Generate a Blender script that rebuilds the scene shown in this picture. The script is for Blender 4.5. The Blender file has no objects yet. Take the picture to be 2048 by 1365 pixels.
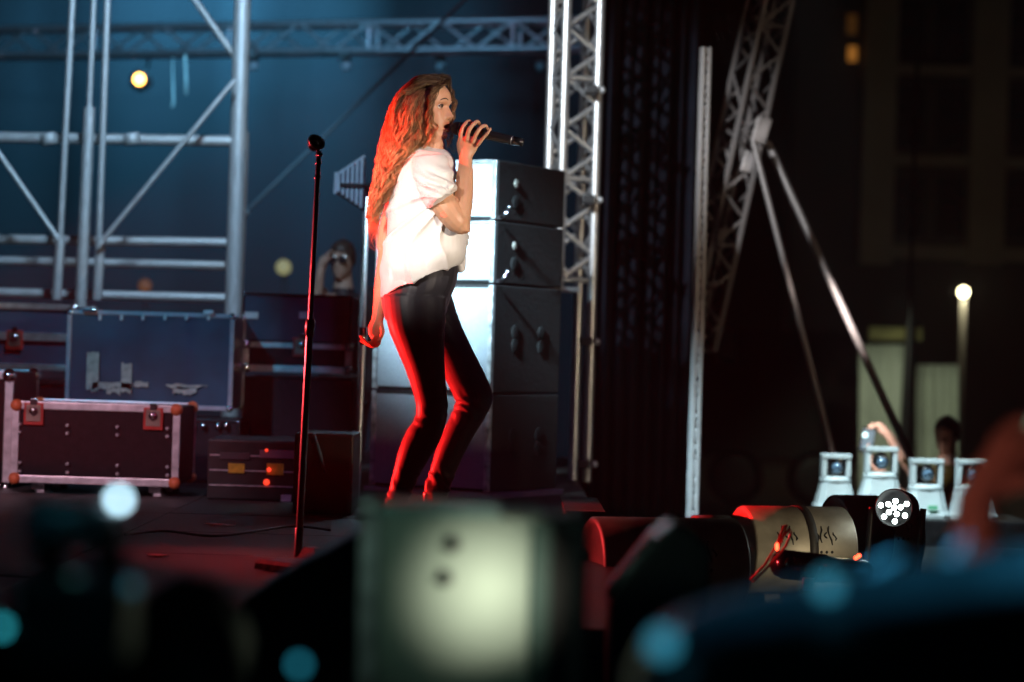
import bpy, bmesh, math, random
import numpy as np
from mathutils import Vector, Matrix, noise
R = math.radians
random.seed(7)
SC = bpy.context.scene
COL = SC.collection

# ------------------------------------------------------------------ camera
F = 85.0 / 36.0 * 2048
CAMZ = 0.70
PITCH, ROLL = R(0.30), R(1.7)
fwd = Vector((0, math.cos(PITCH), math.sin(PITCH)))
up0 = Vector((0, -math.sin(PITCH), math.cos(PITCH)))
rt0 = Vector((1, 0, 0))
rt = rt0 * math.cos(ROLL) + up0 * math.sin(ROLL)
up = up0 * math.cos(ROLL) - rt0 * math.sin(ROLL)
cam = bpy.data.objects.new('camera', bpy.data.cameras.new('camera'))
COL.objects.link(cam)
m = Matrix((rt, up, -fwd)).transposed().to_4x4()
m.translation = Vector((0, 0, CAMZ))
cam.matrix_world = m
cam.data.lens = 85
cam.data.sensor_width = 36
cam.data.clip_start = 0.1
cam.data.clip_end = 900
cam.data.dof.use_dof = True
cam.data.dof.focus_distance = 8.95
cam.data.dof.aperture_fstop = 1.7
cam.data.dof.aperture_blades = 9
SC.camera = cam

def P(x, y, d):
    """world point that stands d metres into the place on the line of sight of photo pixel x, y"""
    v = fwd + rt * ((x - 1024) / F) + up * (-(y - 682.5) / F)
    return Vector((0, 0, CAMZ)) + v * (d / v.y)

# ------------------------------------------------------------------ night sky, exposure
W = bpy.data.worlds.new('World'); SC.world = W; W.use_nodes = True
nt = W.node_tree; bg = nt.nodes['Background']
sky = nt.nodes.new('ShaderNodeTexSky'); sky.sky_type = 'NISHITA'; sky.sun_disc = False
sky.sun_elevation = R(-6); sky.sun_rotation = R(200)
nt.links.new(sky.outputs[0], bg.inputs[0]); bg.inputs[1].default_value = 0.003
SC.view_settings.view_transform = 'Standard'
SC.view_settings.look = 'None'
SC.view_settings.exposure = 0
SC.view_settings.gamma = 1
SC.cycles.use_denoising = True
SC.cycles.sample_clamp_indirect = 4
SC.cycles.max_bounces = 5
SC.cycles.volume_bounces = 0
SC.cycles.volume_step_rate = 4

# ------------------------------------------------------------------ stage lamps and added fills
def spot(name, loc, target, power, color, cone, blend=0.4, size=0.08):
    L = bpy.data.lights.new(name, 'SPOT'); L.energy = power; L.color = color
    L.spot_size = R(cone); L.spot_blend = blend; L.shadow_soft_size = size
    o = bpy.data.objects.new(name, L); COL.objects.link(o)
    loc = Vector(loc); o.location = loc
    o.rotation_euler = (Vector(target) - loc).to_track_quat('-Z', 'Y').to_euler()
    return o
SING = Vector((-0.33, 9.2, 1.0))
spot('key_spotlight', (6.4, 2.2, 1.9), SING + Vector((0.12, 0, .58)), 3700, (1, .83, .66), 9.4, .6, .10)
spot('fill_spotlight', (-3.6, 3.2, 3.1), SING + Vector((-.10, 0, .16)), 3400, (1, .90, .85), 6.0, .8, .10)
RED = Vector((-3.25, 10.05, .26)); RED_T = SING + Vector((-.02, .05, -.02))
spot('red_spotlight', RED, RED_T, 6800, (1, .014, .013), 36, .3, .02)
spot('red_hair_fill', (-4.2, 7.9, 3.3), P(790, 290, 9.2), 5200, (1, .05, .02), 6.5, .9, .05)  # second red spot added to redden the hair
spot('louvre_fill', (-2.4, 9.6, 2.6), P(702, 368, 12.4), 170, (.45, .75, 1), 9, .8, .05)  # small spot added to brighten the dark slats
spot('red_floor_spotlight', (-3.0, 9.6, .8), (-.80, 8.03, .62), 1300, (1, .05, .06), 36, 1, .04)
spot('cyan_spotlight', (-2.6, 6.4, 4.6), P(852, 405, 11.4), 24000, (.55, .86, 1), 9.6, .9, .3)
spot('blue_wash_lamp', P(400, -130, 24.2), P(430, 60, 26), 1150, (.10, .52, .92), 150, 1, .3)
spot('cyan_haze_fill', P(420, -120, 16), P(430, 420, 21), 900, (.16, .60, 1), 80, 1, .1)  # unseen spot added to light the haze at upper left
spot('lavender_truss_fill', (-.6, 15.0, 4.8), P(560, 85, 22), 260, (.66, .62, 1), 60, .9, .2)  # unseen spot added to lift the dark truss
spot('blue_rig_lamp', P(500, -420, 11.5), P(230, 330, 14), 440, (.48, .76, 1), 75, .8, .2)
spot('blue_case_lamp', (-3.2, 6.4, 3.4), P(300, 720, 12.2), 620, (.03, .50, .85), 14, .8, .1)
spot('pink_wash_lamp', (-3.6, 5.0, 3.0), P(170, 905, 11.0), 760, (1, .58, .72), 15, .8, .15)
spot('violet_wash_lamp', (.9, 7.0, 4.4), P(900, 820, 11.4), 80, (.7, .25, 1), 40, .8, .2)
spot('white_tower_lamp', (-3.0, 6.5, 4.2), P(1140, 250, 13.5), 3600, (.85, .95, 1), 15, .8, .1)
spot('warm_tower_lamp', (4.2, 8.0, 1.2), P(1280, 420, 13.4), 200, (1, .80, .55), 40, .8, .1)

# ------------------------------------------------------------------ materials
MATS = {}
def mat(name, col, rough=.5, metal=0, var=.25, scale=8, bump=0, spec=.5, emit=None, estr=0, sss=0, coat=0, sheen=0, stretch=None, attr=None):
    if name in MATS: return MATS[name]
    M = bpy.data.materials.new(name); M.use_nodes = True; MATS[name] = M
    n = M.node_tree.nodes; l = M.node_tree.links; b = n['Principled BSDF']
    tc = n.new('ShaderNodeTexCoord'); src = tc.outputs['Object']
    if stretch:
        mp = n.new('ShaderNodeMapping'); mp.inputs['Scale'].default_value = stretch
        l.new(src, mp.inputs[0]); src = mp.outputs[0]
    tx = n.new('ShaderNodeTexNoise'); tx.inputs['Scale'].default_value = scale
    tx.inputs['Detail'].default_value = 5; l.new(src, tx.inputs['Vector'])
    rp = n.new('ShaderNodeValToRGB')
    a = [max(0, c * (1 - var)) for c in col] + [1]; z = [min(1, c * (1 + var)) for c in col] + [1]
    rp.color_ramp.elements[0].color = a; rp.color_ramp.elements[1].color = z
    rp.color_ramp.elements[0].position = .3; rp.color_ramp.elements[1].position = .7
    l.new(tx.outputs['Fac'], rp.inputs[0])
    out = rp.outputs[0]
    if attr:
        at = n.new('ShaderNodeAttribute'); at.attribute_name = attr
        mx = n.new('ShaderNodeMix'); mx.data_type = 'RGBA'; mx.blend_type = 'MULTIPLY'; mx.inputs[0].default_value = 1
        l.new(out, mx.inputs[6]); l.new(at.outputs['Color'], mx.inputs[7]); out = mx.outputs[2]
    l.new(out, b.inputs['Base Color'])
    mr = n.new('ShaderNodeMapRange'); mr.inputs['To Min'].default_value = max(.02, rough * .8); mr.inputs['To Max'].default_value = min(1, rough * 1.2)
    l.new(tx.outputs['Fac'], mr.inputs[0]); l.new(mr.outputs[0], b.inputs['Roughness'])
    b.inputs['Metallic'].default_value = metal
    b.inputs['Specular IOR Level'].default_value = spec
    if bump:
        bp = n.new('ShaderNodeBump'); bp.inputs['Strength'].default_value = bump; bp.inputs['Distance'].default_value = .01
        l.new(tx.outputs['Fac'], bp.inputs['Height']); l.new(bp.outputs[0], b.inputs['Normal'])
    if emit:
        b.inputs['Emission Color'].default_value = (*emit, 1); b.inputs['Emission Strength'].default_value = estr
    if sss:
        b.inputs['Subsurface Weight'].default_value = sss; b.inputs['Subsurface Radius'].default_value = (.012, .004, .002)
    if coat: b.inputs['Coat Weight'].default_value = coat; b.inputs['Coat Roughness'].default_value = .15
    if sheen: b.inputs['Sheen Weight'].default_value = sheen; b.inputs['Sheen Roughness'].default_value = .4
    return M
alu = mat('aluminium', (.62, .62, .64), .38, .85, .2, 25)
alu_dull = mat('galvanised_tube', (.46, .47, .49), .55, .5, .55, 22, .1)
chrome = mat('chrome', (.75, .75, .78), .15, 1, .1, 30)
blk = mat('black_paint', (.012, .012, .014), .45, 0, .4, 12)
blk_gloss = mat('black_gloss_metal', (.02, .02, .022), .22, .3, .2, 20, coat=.6)
blk_fabric = mat('black_drape', (.006, .007, .012), .95, 0, .4, 6, spec=.1)
lam = mat('black_laminate', (.010, .007, .011), .5, 0, .3, 30, .05, .15)
lam_blue = mat('navy_laminate', (.004, .050, .095), .34, 0, .3, 6)
wood = mat('stage_plywood', (.055, .045, .042), .6, 0, .5, 5, .15, stretch=(1, 6, 1))
asph = mat('dark_asphalt', (.04, .04, .042), .9, 0, .4, 20, .3)
pa = mat('cabinet_paint', (.020, .018, .019), .75, 0, .35, 60, .3, .25)
grille_m = mat('perforated_steel', (.30, .32, .36), .5, .3, .25, 220, .5)
tarp = mat('backdrop_tarp', (.014, .015, .018), .9, 0, .25, .8, .15)
hole = mat('deep_black', (.004, .004, .005), .8, 0, .2, 10)
tape = mat('gaffer_tape', (.42, .38, .33), .8, 0, .35, 30, .2)
redp = mat('red_plastic', (.45, .03, .02), .4, 0, .2, 10)
orangep = mat('orange_plastic', (.6, .16, .06), .5, 0, .2, 10)
yellowp = mat('yellow_label', (.65, .42, .03), .6, 0, .3, 40)
whitep = mat('white_label', (.7, .7, .72), .6, 0, .2, 40)
skin = mat('skin', (.62, .34, .205), .42, 0, .06, 20, .02, .4, sss=.12, attr='tint')
skin2 = mat('skin_plain', (.52, .31, .24), .5, 0, .12, 20, .02, .4)
shirt_m = mat('white_satin', (.80, .78, .75), .38, 0, .03, 12, .03, .5, sheen=.2)
legg_m = mat('black_legging', (.022, .022, .028), .45, 0, .15, 40, 0, .2, sheen=.6)
hair_m = mat('blonde_hair', (.56, .34, .17), .42, 0, .4, 35, 0, .5, attr='tint')
_n = hair_m.node_tree.nodes; _l = hair_m.node_tree.links; _b = _n['Principled BSDF']
_t = _n.new('ShaderNodeBsdfTranslucent'); _x = _n.new('ShaderNodeMixShader'); _x.inputs[0].default_value = .38
_l.new(_b.inputs['Base Color'].links[0].from_socket, _t.inputs[0]); _l.new(_b.outputs[0], _x.inputs[1]); _l.new(_t.outputs[0], _x.inputs[2]); _l.new(_x.outputs[0], _n['Material Output'].inputs[0])
dark_hair = mat('dark_hair', (.03, .02, .016), .5, 0, .4, 40, .3)
eye_w = mat('eye_white', (.75, .72, .68), .15, 0, .05, 20)
iris_m = mat('iris', (.05, .035, .02), .1, 0, .3, 90)
lash_m = mat('eyelash', (.015, .01, .008), .6, 0, .2, 20)
brow_m = mat('eyebrow_hair', (.05, .025, .014), .7, 0, .3, 60)
cloth_dark = mat('dark_cloth', (.02, .022, .028), .9, 0, .3, 15, .3)
def led(name, col, s): return mat(name, (.05, .05, .05), .4, 0, .1, 5, emit=col, estr=s)

# ------------------------------------------------------------------ builders
def tag(o, label=None, cat=None, group=None, kind=None):
    if label: o['label'] = label
    if cat: o['category'] = cat
    if group: o['group'] = group
    if kind: o['kind'] = kind
    return o
def empty(name, loc, label=None, cat=None, group=None):
    o = bpy.data.objects.new(name, None); COL.objects.link(o)
    o.location = Vector(loc); o.empty_display_size = .1
    return tag(o, label, cat, group)
def par(o, parent):
    if parent is not None:
        inv = Matrix.Identity(4); q = parent; chain = []
        while q is not None: chain.append(q); q = q.parent
        mw = Matrix.Identity(4)
        for q in reversed(chain):
            mw = mw @ (q.matrix_parent_inverse if q.parent else Matrix.Identity(4)) @ q.matrix_basis
        o.parent = parent; o.matrix_parent_inverse = mw.inverted()
    return o
class MB:
    def __init__(s): s.v = []; s.f = []
    def add(s, v, f):
        k = len(s.v); s.v += [tuple(q) for q in v]; s.f += [tuple(i + k for i in q) for q in f]; return s
    def box(s, c, size, rz=0, rx=0, ry=0, taper=1):
        c = Vector(c); h = Vector(size) / 2
        M = Matrix.Rotation(rz, 3, 'Z') @ Matrix.Rotation(ry, 3, 'Y') @ Matrix.Rotation(rx, 3, 'X')
        vs = [c + M @ Vector((x * h.x * (taper if z > 0 else 1), y * h.y * (taper if z > 0 else 1), z * h.z)) for z in (-1, 1) for x, y in ((-1, -1), (1, -1), (1, 1), (-1, 1))]
        return s.add(vs, [(3, 2, 1, 0), (4, 5, 6, 7), (0, 1, 5, 4), (1, 2, 6, 5), (2, 3, 7, 6), (3, 0, 4, 7)])
    def tube(s, pts, r, n=8, cap=True):
        pts = [Vector(p) for p in pts]; rs = r if isinstance(r, (list, tuple)) else [r] * len(pts)
        rings = []; prev = None
        for i, p in enumerate(pts):
            t = (pts[min(i + 1, len(pts) - 1)] - pts[max(i - 1, 0)]).normalized()
            if prev is None:
                a = Vector((0, 1, 0)) if abs(t.y) < .8 else Vector((1, 0, 0))
                a = (a - t * a.dot(t)).normalized()
            else:
                a = (prev - t * prev.dot(t)).normalized()
            prev = a; b = t.cross(a)
            rings.append([p + (a * math.cos(2 * math.pi * k / n) + b * math.sin(2 * math.pi * k / n)) * rs[i] for k in range(n)])
        return s.rings(rings, cap)
    def rings(s, rings, cap=True):
        n = len(rings[0]); k = len(s.v)
        for q in rings: s.v += [tuple(p) for p in q]
        for i in range(len(rings) - 1):
            for j in range(n):
                s.f.append((k + i * n + j, k + i * n + (j + 1) % n, k + (i + 1) * n + (j + 1) % n, k + (i + 1) * n + j))
        if cap:
            s.f.append(tuple(k + j for j in reversed(range(n))))
            e = k + (len(rings) - 1) * n; s.f.append(tuple(e + j for j in range(n)))
        return s
    def lathe(s, c, axis, prof, n=20, cap=True):
        axis = Vector(axis).normalized(); a = axis.orthogonal().normalized(); b = axis.cross(a); c = Vector(c)
        return s.rings([[c + axis * h + (a * math.cos(2 * math.pi * k / n) + b * math.sin(2 * math.pi * k / n)) * r for k in range(n)] for h, r in prof], cap)
    def ball(s, c, r, n=12, sc=(1, 1, 1)):
        c = Vector(c); rr = []
        for i in range(n + 1):
            t = math.pi * i / n; q = max(.001, math.sin(t))
            rr.append([c + Vector((sc[0] * r * q * math.cos(2 * math.pi * k / (2 * n)), sc[1] * r * q * math.sin(2 * math.pi * k / (2 * n)), -sc[2] * r * math.cos(t))) for k in range(2 * n)])
        return s.rings(rr)
    def mesh(s, name):
        me = bpy.data.meshes.new(name); me.from_pydata(s.v, [], s.f); me.update()
        bm = bmesh.new(); bm.from_mesh(me); bmesh.ops.recalc_face_normals(bm, faces=bm.faces); bm.to_mesh(me); bm.free()
        return me
    def build(s, name, material, parent=None, smooth=False, bevel=0):
        me = s.mesh(name)
        if bevel:
            bm = bmesh.new(); bm.from_mesh(me)
            bmesh.ops.bevel(bm, geom=list(bm.edges), offset=bevel, segments=2, affect='EDGES', profile=.6)
            bm.to_mesh(me); bm.free()
        return link(name, me, material, parent, smooth)
def link(name, me, material, parent=None, smooth=False):
    n = len(me.vertices); co = np.empty(n * 3, 'f'); me.vertices.foreach_get('co', co); co = co.reshape(-1, 3)
    c = (co.min(0) + co.max(0)) / 2; me.vertices.foreach_set('co', (co - c).ravel()); me.update()
    me.materials.clear(); me.materials.append(material)
    if smooth: me.polygons.foreach_set('use_smooth', [True] * len(me.polygons))
    o = bpy.data.objects.new(name, me); COL.objects.link(o); o.location = c.tolist()
    return par(o, parent)
UC = {}
def bar(name, p0, p1, r, material, parent=None, n=10):
    """a round tube; alike tubes share one mesh"""
    key = (material.name, n)
    if key not in UC:
        me = MB().lathe((0, 0, -.5), (0, 0, 1), [(0, 1), (1, 1)], n).mesh('tube_' + material.name); me.materials.append(material)
        for p in me.polygons: p.use_smooth = len(p.vertices) == 4
        UC[key] = me
    p0 = Vector(p0); p1 = Vector(p1); d = p1 - p0
    o = bpy.data.objects.new(name, UC[key]); COL.objects.link(o)
    o.matrix_basis = Matrix.Translation((p0 + p1) / 2) @ d.to_track_quat('Z', 'Y').to_matrix().to_4x4() @ Matrix.Diagonal((r, r, d.length, 1))
    return par(o, parent)
UB = {}
def bx(name, c, size, material, parent=None, rz=0, rx=0, ry=0):
    """a box with softened edges (own mesh, small bevel)"""
    b = min(size) * .12
    return MB().box(c, size, rz, rx, ry).build(name, material, parent, bevel=min(b, .008))
def remesh(mb, voxel, smooth=4, fac=.5):
    me = mb.mesh('tmp'); o = bpy.data.objects.new('tmp', me); COL.objects.link(o)
    r = o.modifiers.new('r', 'REMESH'); r.mode = 'VOXEL'; r.voxel_size = voxel
    s = o.modifiers.new('s', 'SMOOTH'); s.iterations = smooth; s.factor = fac
    dg = bpy.context.evaluated_depsgraph_get(); dg.update()
    out = bpy.data.meshes.new_from_object(o.evaluated_get(dg))
    bpy.data.objects.remove(o); bpy.data.meshes.remove(me)
    return out
def crom(a, t):
    n = len(a); i = min(int(t), n - 2); u = t - i
    p0, p1, p2, p3 = a[max(i - 1, 0)], a[i], a[i + 1], a[min(i + 2, n - 1)]
    return .5 * ((2 * p1) + (p2 - p0) * u + (2 * p0 - 5 * p1 + 4 * p2 - p3) * u * u + (3 * p1 - p0 - 3 * p2 + p3) * u ** 3)
def ribs(mb, rows, D, n=28, sub=5, power=1.0, close=True):
    """solid through ribs: each row = back x, back y, front x, front y (photo pixels), depth offset, half thickness"""
    A = np.array(rows, float); N = (len(A) - 1) * sub + 1; out = []
    for k in range(N):
        q = crom(A, k / sub)
        L = P(q[0], q[1], D + q[4]); Rr = P(q[2], q[3], D + q[4]); c = (L + Rr) / 2; h = (Rr - L) / 2
        ring = []
        for j in range(n):
            a = 2 * math.pi * j / n; ca, sa = math.cos(a), math.sin(a)
            ca = math.copysign(abs(ca) ** power, ca); sa = math.copysign(abs(sa) ** power, sa)
            ring.append(c + h * ca + Vector((0, q[5], 0)) * sa)
        out.append(ring)
    if close:
        for e, nx in ((0, 1), (-1, -2)):
            c = sum(out[e], Vector()) / n; c2 = sum(out[nx], Vector()) / n; t = (c - c2).normalized()
            rad = min(sum((p - c).length for p in out[e]) / n, .03); ex = []
            for w, s_ in ((.35, .9), (.7, .6), (.95, .15)):
                ex.append([c + (p - c) * s_ + t * rad * w * .6 for p in out[e]])
            out = (list(reversed(ex)) + out) if e == 0 else (out + ex)
    mb.rings(out); return mb
def chain(mb, pts, rs, n=14, sub=4):
    """rounded limb through 3-D points with radii"""
    A = np.array([list(p) + [r] for p, r in zip(pts, rs)], float); N = (len(A) - 1) * sub + 1
    Q = [crom(A, k / sub) for k in range(N)]
    p = [Vector(q[:3]) for q in Q]; r = [max(.002, q[3]) for q in Q]
    d0 = (p[0] - p[1]).normalized(); d1 = (p[-1] - p[-2]).normalized()
    pts2 = [p[0] + d0 * r[0] * .95, p[0] + d0 * r[0] * .7, p[0] + d0 * r[0] * .35] + p + [p[-1] + d1 * r[-1] * w for w in (.35, .7, .95)]
    rs2 = [r[0] * .25, r[0] * .7, r[0] * .93] + r + [r[-1] * w for w in (.93, .7, .25)]
    return mb.tube(pts2, rs2, n)
def warp(me, fn):
    n = len(me.vertices); co = np.empty(n * 3, 'f'); no = np.empty(n * 3, 'f')
    me.vertices.foreach_get('co', co); me.vertex_normals.foreach_get('vector', no)
    co = co.reshape(-1, 3); no = no.reshape(-1, 3)
    dd = np.array([fn(Vector(p), Vector(q)) for p, q in zip(co.tolist(), no.tolist())], 'f')
    me.vertices.foreach_set('co', (co + no * dd[:, None]).ravel()); me.update()
def photo_xy(p):
    q = p - Vector((0, 0, CAMZ)); a, b = q.dot(rt) / q.dot(fwd), q.dot(up) / q.dot(fwd)
    return 1024 + a * F, 682.5 - b * F
def tint(me, fn):
    at = me.color_attributes.new('tint', 'FLOAT_COLOR', 'POINT')
    vals = np.ones((len(me.vertices), 4), 'f'); co = np.empty(len(me.vertices) * 3, 'f'); me.vertices.foreach_get('co', co); co = co.reshape(-1, 3)
    if fn: vals[:, :3] = fn(co)
    at.data.foreach_set('color', vals.ravel())

# ================================================================== SETTING
g = MB().box((0, 150, -1.2), (700, 700, .2)).build('ground', asph); tag(g, 'dark ground around and behind the stage', kind='structure')
# stage: frame with deck panels
st = empty('stage', (-3, 10.5, 0)); tag(st, 'dark plywood stage deck the singer stands on', kind='structure')
MB().box((-3.2, 11.4, -.57), (7.2, 10.4, 1.02)).build('stage_frame', blk, st)
px0, py0 = -6.8, 6.2
panel = None
for i in range(4):
    for j in range(11):
        pw, pd = 1.8, .95
        c = (px0 + (i + .5) * pw + (.35 if j % 2 else 0) * 0, py0 + (j + .5) * pd, -.03)
        if panel is None:
            panel = MB().box((0, 0, 0), (pw - .008, pd - .008, .06)).build('deck_panel', wood, None, bevel=.003); me = panel.data
            panel.location = c; par(panel, st)
        else:
            o = bpy.data.objects.new('deck_panel', me); COL.objects.link(o)
            o.location = (c[0], c[1], c[2] + random.uniform(-.0015, .0015)); par(o, st)
ap = MB().box((1.65, 9.6, -.68), (2.5, 6.6, .86)).build('stage_apron', blk, None, bevel=.01); tag(ap, 'low black apron platform along the stage front', kind='structure')
# backdrop behind the rig: tarp hung in shallow folds
mb = MB(); n = 60; va = []; fa = []
for i in range(n + 1):
    for j in range(13):
        x = -14 + 14.9 * i / n; z = -1.1 + 10 * j / 12
        va.append((x, 26 + .12 * math.sin(i * 1.1) + .05 * math.sin(i * 2.7 + j), z))
for i in range(n):
    for j in range(12): fa.append((i * 13 + j, (i + 1) * 13 + j, (i + 1) * 13 + j + 1, i * 13 + j + 1))
mb.add(va, fa); bd = mb.build('backdrop', tarp, None, True); so = bd.modifiers.new('s', 'SOLIDIFY'); so.thickness = .01
tag(bd, 'grey tarp backdrop hanging behind the truss, washed in blue light', 'backdrop')
# black drape added along the wing to block the blue wash
mb = MB(); va = []; fa = []
for i in range(61):
    for z in (-1.1, 2, 5, 9): va.append((.98 + .05 * math.sin(i * 1.2), 14.7 + 11.4 * i / 60, z))
for i in range(60):
    for j in range(3): fa.append((i * 4 + j, (i + 1) * 4 + j, (i + 1) * 4 + j + 1, i * 4 + j + 1))
mb.add(va, fa); dr = mb.build('wash_block_drape', blk_fabric, None, True); so = dr.modifiers.new('s', 'SOLIDIFY'); so.thickness = .008
tag(dr, 'black drape added along the stage wing to block the blue wash', 'curtain')
# black drape right of the truss tower
mb = MB(); va = []; fa = []; n = 48
a0 = P(1196, 1005, 14.5); a1 = P(1378, 1005, 14.5)
for i in range(n + 1):
    t = i / n
    for z in (-.25, 1, 2, 3.4, 4.6): va.append((a0.x - .12 + (a1.x - a0.x + .1) * t, 14.5 + .05 * math.sin(i * 1.05) + .02 * math.sin(i * 2.3), z))
for i in range(n):
    for j in range(4): fa.append((i * 5 + j, (i + 1) * 5 + j, (i + 1) * 5 + j + 1, i * 5 + j + 1))
mb.add(va, fa); dr = mb.build('drape', blk_fabric, None, True); so = dr.modifiers.new('s', 'SOLIDIFY'); so.thickness = .008
tag(dr, 'tall black drape hanging between the bright truss tower and the slim post', 'curtain')

# ------------------------------------------------------------------ building far right
D = 48
bl = empty('building', P(1850, 900, D), 'dim concrete building with a grid of dark windows at far right', 'building')
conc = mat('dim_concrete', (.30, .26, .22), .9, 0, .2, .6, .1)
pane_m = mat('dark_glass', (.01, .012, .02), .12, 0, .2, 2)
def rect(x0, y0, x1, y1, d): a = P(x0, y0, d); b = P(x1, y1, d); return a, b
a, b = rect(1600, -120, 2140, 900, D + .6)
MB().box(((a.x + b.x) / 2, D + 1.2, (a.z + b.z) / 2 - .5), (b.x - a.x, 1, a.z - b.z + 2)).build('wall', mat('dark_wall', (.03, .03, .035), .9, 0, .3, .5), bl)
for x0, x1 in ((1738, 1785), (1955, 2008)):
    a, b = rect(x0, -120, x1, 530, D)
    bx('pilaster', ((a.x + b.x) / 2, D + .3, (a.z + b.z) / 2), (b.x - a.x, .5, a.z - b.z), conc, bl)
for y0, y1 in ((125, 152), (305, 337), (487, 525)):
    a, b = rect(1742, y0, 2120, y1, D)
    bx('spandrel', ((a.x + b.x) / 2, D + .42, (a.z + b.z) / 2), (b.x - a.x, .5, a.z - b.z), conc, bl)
for y0, y1 in ((-20, 120), (156, 300), (340, 484)):
    for x0, x1 in ((1788, 1868), (1874, 1952), (2011, 2100)):
        a, b = rect(x0, y0, x1, y1, D)
        w = bx('window', ((a.x + b.x) / 2, D + .62, (a.z + b.z) / 2), (b.x - a.x - .04, .06, a.z - b.z - .04), mat('window_frame', (.04, .04, .045), .5), bl)
        MB().box(((a.x + b.x) / 2, D + .57, (a.z + b.z) / 2), (b.x - a.x - .2, .02, a.z - b.z - .2)).build('pane', pane_m, w)
for x0, y0, x1, y1, s in ((1706, 85, 1722, 115, 1.0), (1704, 20, 1722, 60, .12)):
    a, b = rect(x0, y0, x1, y1, D - .2)
    bx('lit_window', ((a.x + b.x) / 2, D + .45, (a.z + b.z) / 2), (b.x - a.x, .06, a.z - b.z), led('orange_glow%d' % y0, (1, .38, .06), .28 * s), bl)
# street lamp
D = 40
p = P(1927, 585, D)
sl = empty('street_lamp', (p.x, D, -1.1), 'small round street lamp glowing pale yellow in the dark at right', 'street lamp')
bar('post', (p.x, D, -1.1), (p.x, D, p.z - .1), .045, mat('lamp_post', (.2, .2, .19), .6), sl)
MB().ball(p, .075).build('globe', led('street_glow', (1, .90, .52), 16), sl, True)
L = bpy.data.lights.new('street_lamp_light', 'POINT'); L.energy = 60; L.color = (1, .88, .55); L.shadow_soft_size = .15
o = bpy.data.objects.new('street_lamp_light', L); COL.objects.link(o); o.location = p + Vector((0, -.25, 0))
# far lamp behind the rig
p = P(279, 159, 24.5)
fl = empty('flood_lamp', p + Vector((0, 0, .25)), 'orange flood lamp glowing under the horizontal truss at upper left', 'lamp')
MB().lathe(p + Vector((.03, .2, 0)), (-.1, -1, -.05), [(0, .04), (.05, .09), (.2, .115), (.21, .10)], 16).build('housing', blk, fl, True)
MB().ball(p, .055).build('bulb', led('amber_glow', (1, .50, .10), 14), fl, True)
bar('hanger', p + Vector((.03, .2, .05)), P(300, 112, 24.5), .015, blk, fl)
for x, y, s, c, nm in ((567, 535, .07, (.75, .75, .35), 'pale_glow'), (290, 572, .06, (.7, .25, .04), 'dim_orange_glow')):
    p = P(x, y, 22)
    w = empty('work_lamp', (p.x, 22, -1.1), ('blurred pale yellow work lamp behind the mic stand' if x > 400 else 'faint orange work lamp glowing low behind the scaffold'), 'lamp')
    MB().ball(p, s, 10).build('bulb', led(nm, c, .32 if x > 400 else .15), w, True)
    bar('post', (p.x, 22.1, -1.1), (p.x, 22.1, p.z), .02, blk, w)
# tent
D = 27
tent_m = mat('tent_canvas', (.55, .58, .5), .85, 0, .15, 2, .2)
t0 = P(1720, 700, D)
tn = empty('tent', (t0.x + .5, D, -1.1), 'pale canvas tent with hanging side walls at right background', 'tent')
def sheet(name, x0, x1, y0, y1, d, amp, fr, mt, parent):
    mb = MB(); va = []; fa = []; n = 40
    for i in range(n + 1):
        for j in range(7):
            q = P(x0 + (x1 - x0) * i / n, y0 + (y1 - y0) * j / 6, d)
            va.append((q.x, d + amp * math.sin(i * fr) + .3 * amp * math.sin(i * fr * 2.3 + j * .4), q.z))
    for i in range(n):
        for j in range(6): fa.append((i * 7 + j, (i + 1) * 7 + j, (i + 1) * 7 + j + 1, i * 7 + j + 1))
    mb.add(va, fa); o = mb.build(name, mt, parent, True); q = o.modifiers.new('s', 'SOLIDIFY'); q.thickness = .006; return o
sheet('side_wall', 1718, 1812, 690, 1010, D, .03, .35, tent_m, tn)
sheet('side_wall', 1832, 1915, 730, 1010, D + .2, .05, .75, tent_m, tn)
a = P(1735, 655, D); b = P(1840, 680, D)
bx('eave_beam', ((a.x + b.x) / 2, D - .1, (a.z + b.z) / 2), (b.x - a.x, .1, .14), mat('tent_valance', (.4, .36, .15), .8), tn)
bar('tent_pole', P(1822, 640, D - .2), P(1800, 1010, D - .2), .055, blk, tn)
spot('tent_lamp', P(1790, 640, 24.5) + Vector((0, 0, .3)), P(1830, 900, 27), 110, (.9, 1, .72), 62, 1, .1)
bar('hanging_cable', P(1835, 130, 26), P(1812, 860, 26), .022, blk, tn)
# dark trailer left of tent
a = P(1400, 655, 30); b = P(1712, 1000, 30)
tr = empty('trailer', ((a.x + b.x) / 2, 30, -1.1), 'dark box trailer standing behind the slanted truss', 'trailer')
bx('body', ((a.x + b.x) / 2, 31.2, (a.z - .5) / 2), (b.x - a.x, 2.2, a.z + .5), mat('trailer_paint', (.018, .024, .024), .6, 0, .3, 1), tr)
for k in (.25, .75): MB().lathe((a.x + (b.x - a.x) * k, 30.05, -.75), (0, 1, 0), [(0, .2), (.01, .35), (.2, .35), (.21, .2)], 18).build('wheel', blk, tr, True)
a = P(1432, 590, 30.5); b = P(1465, 650, 30.5)
bx('lit_panel', ((a.x + b.x) / 2, 30.04, (a.z + b.z) / 2 - .45), (b.x - a.x, .05, a.z - b.z), whitep, tr)

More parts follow.
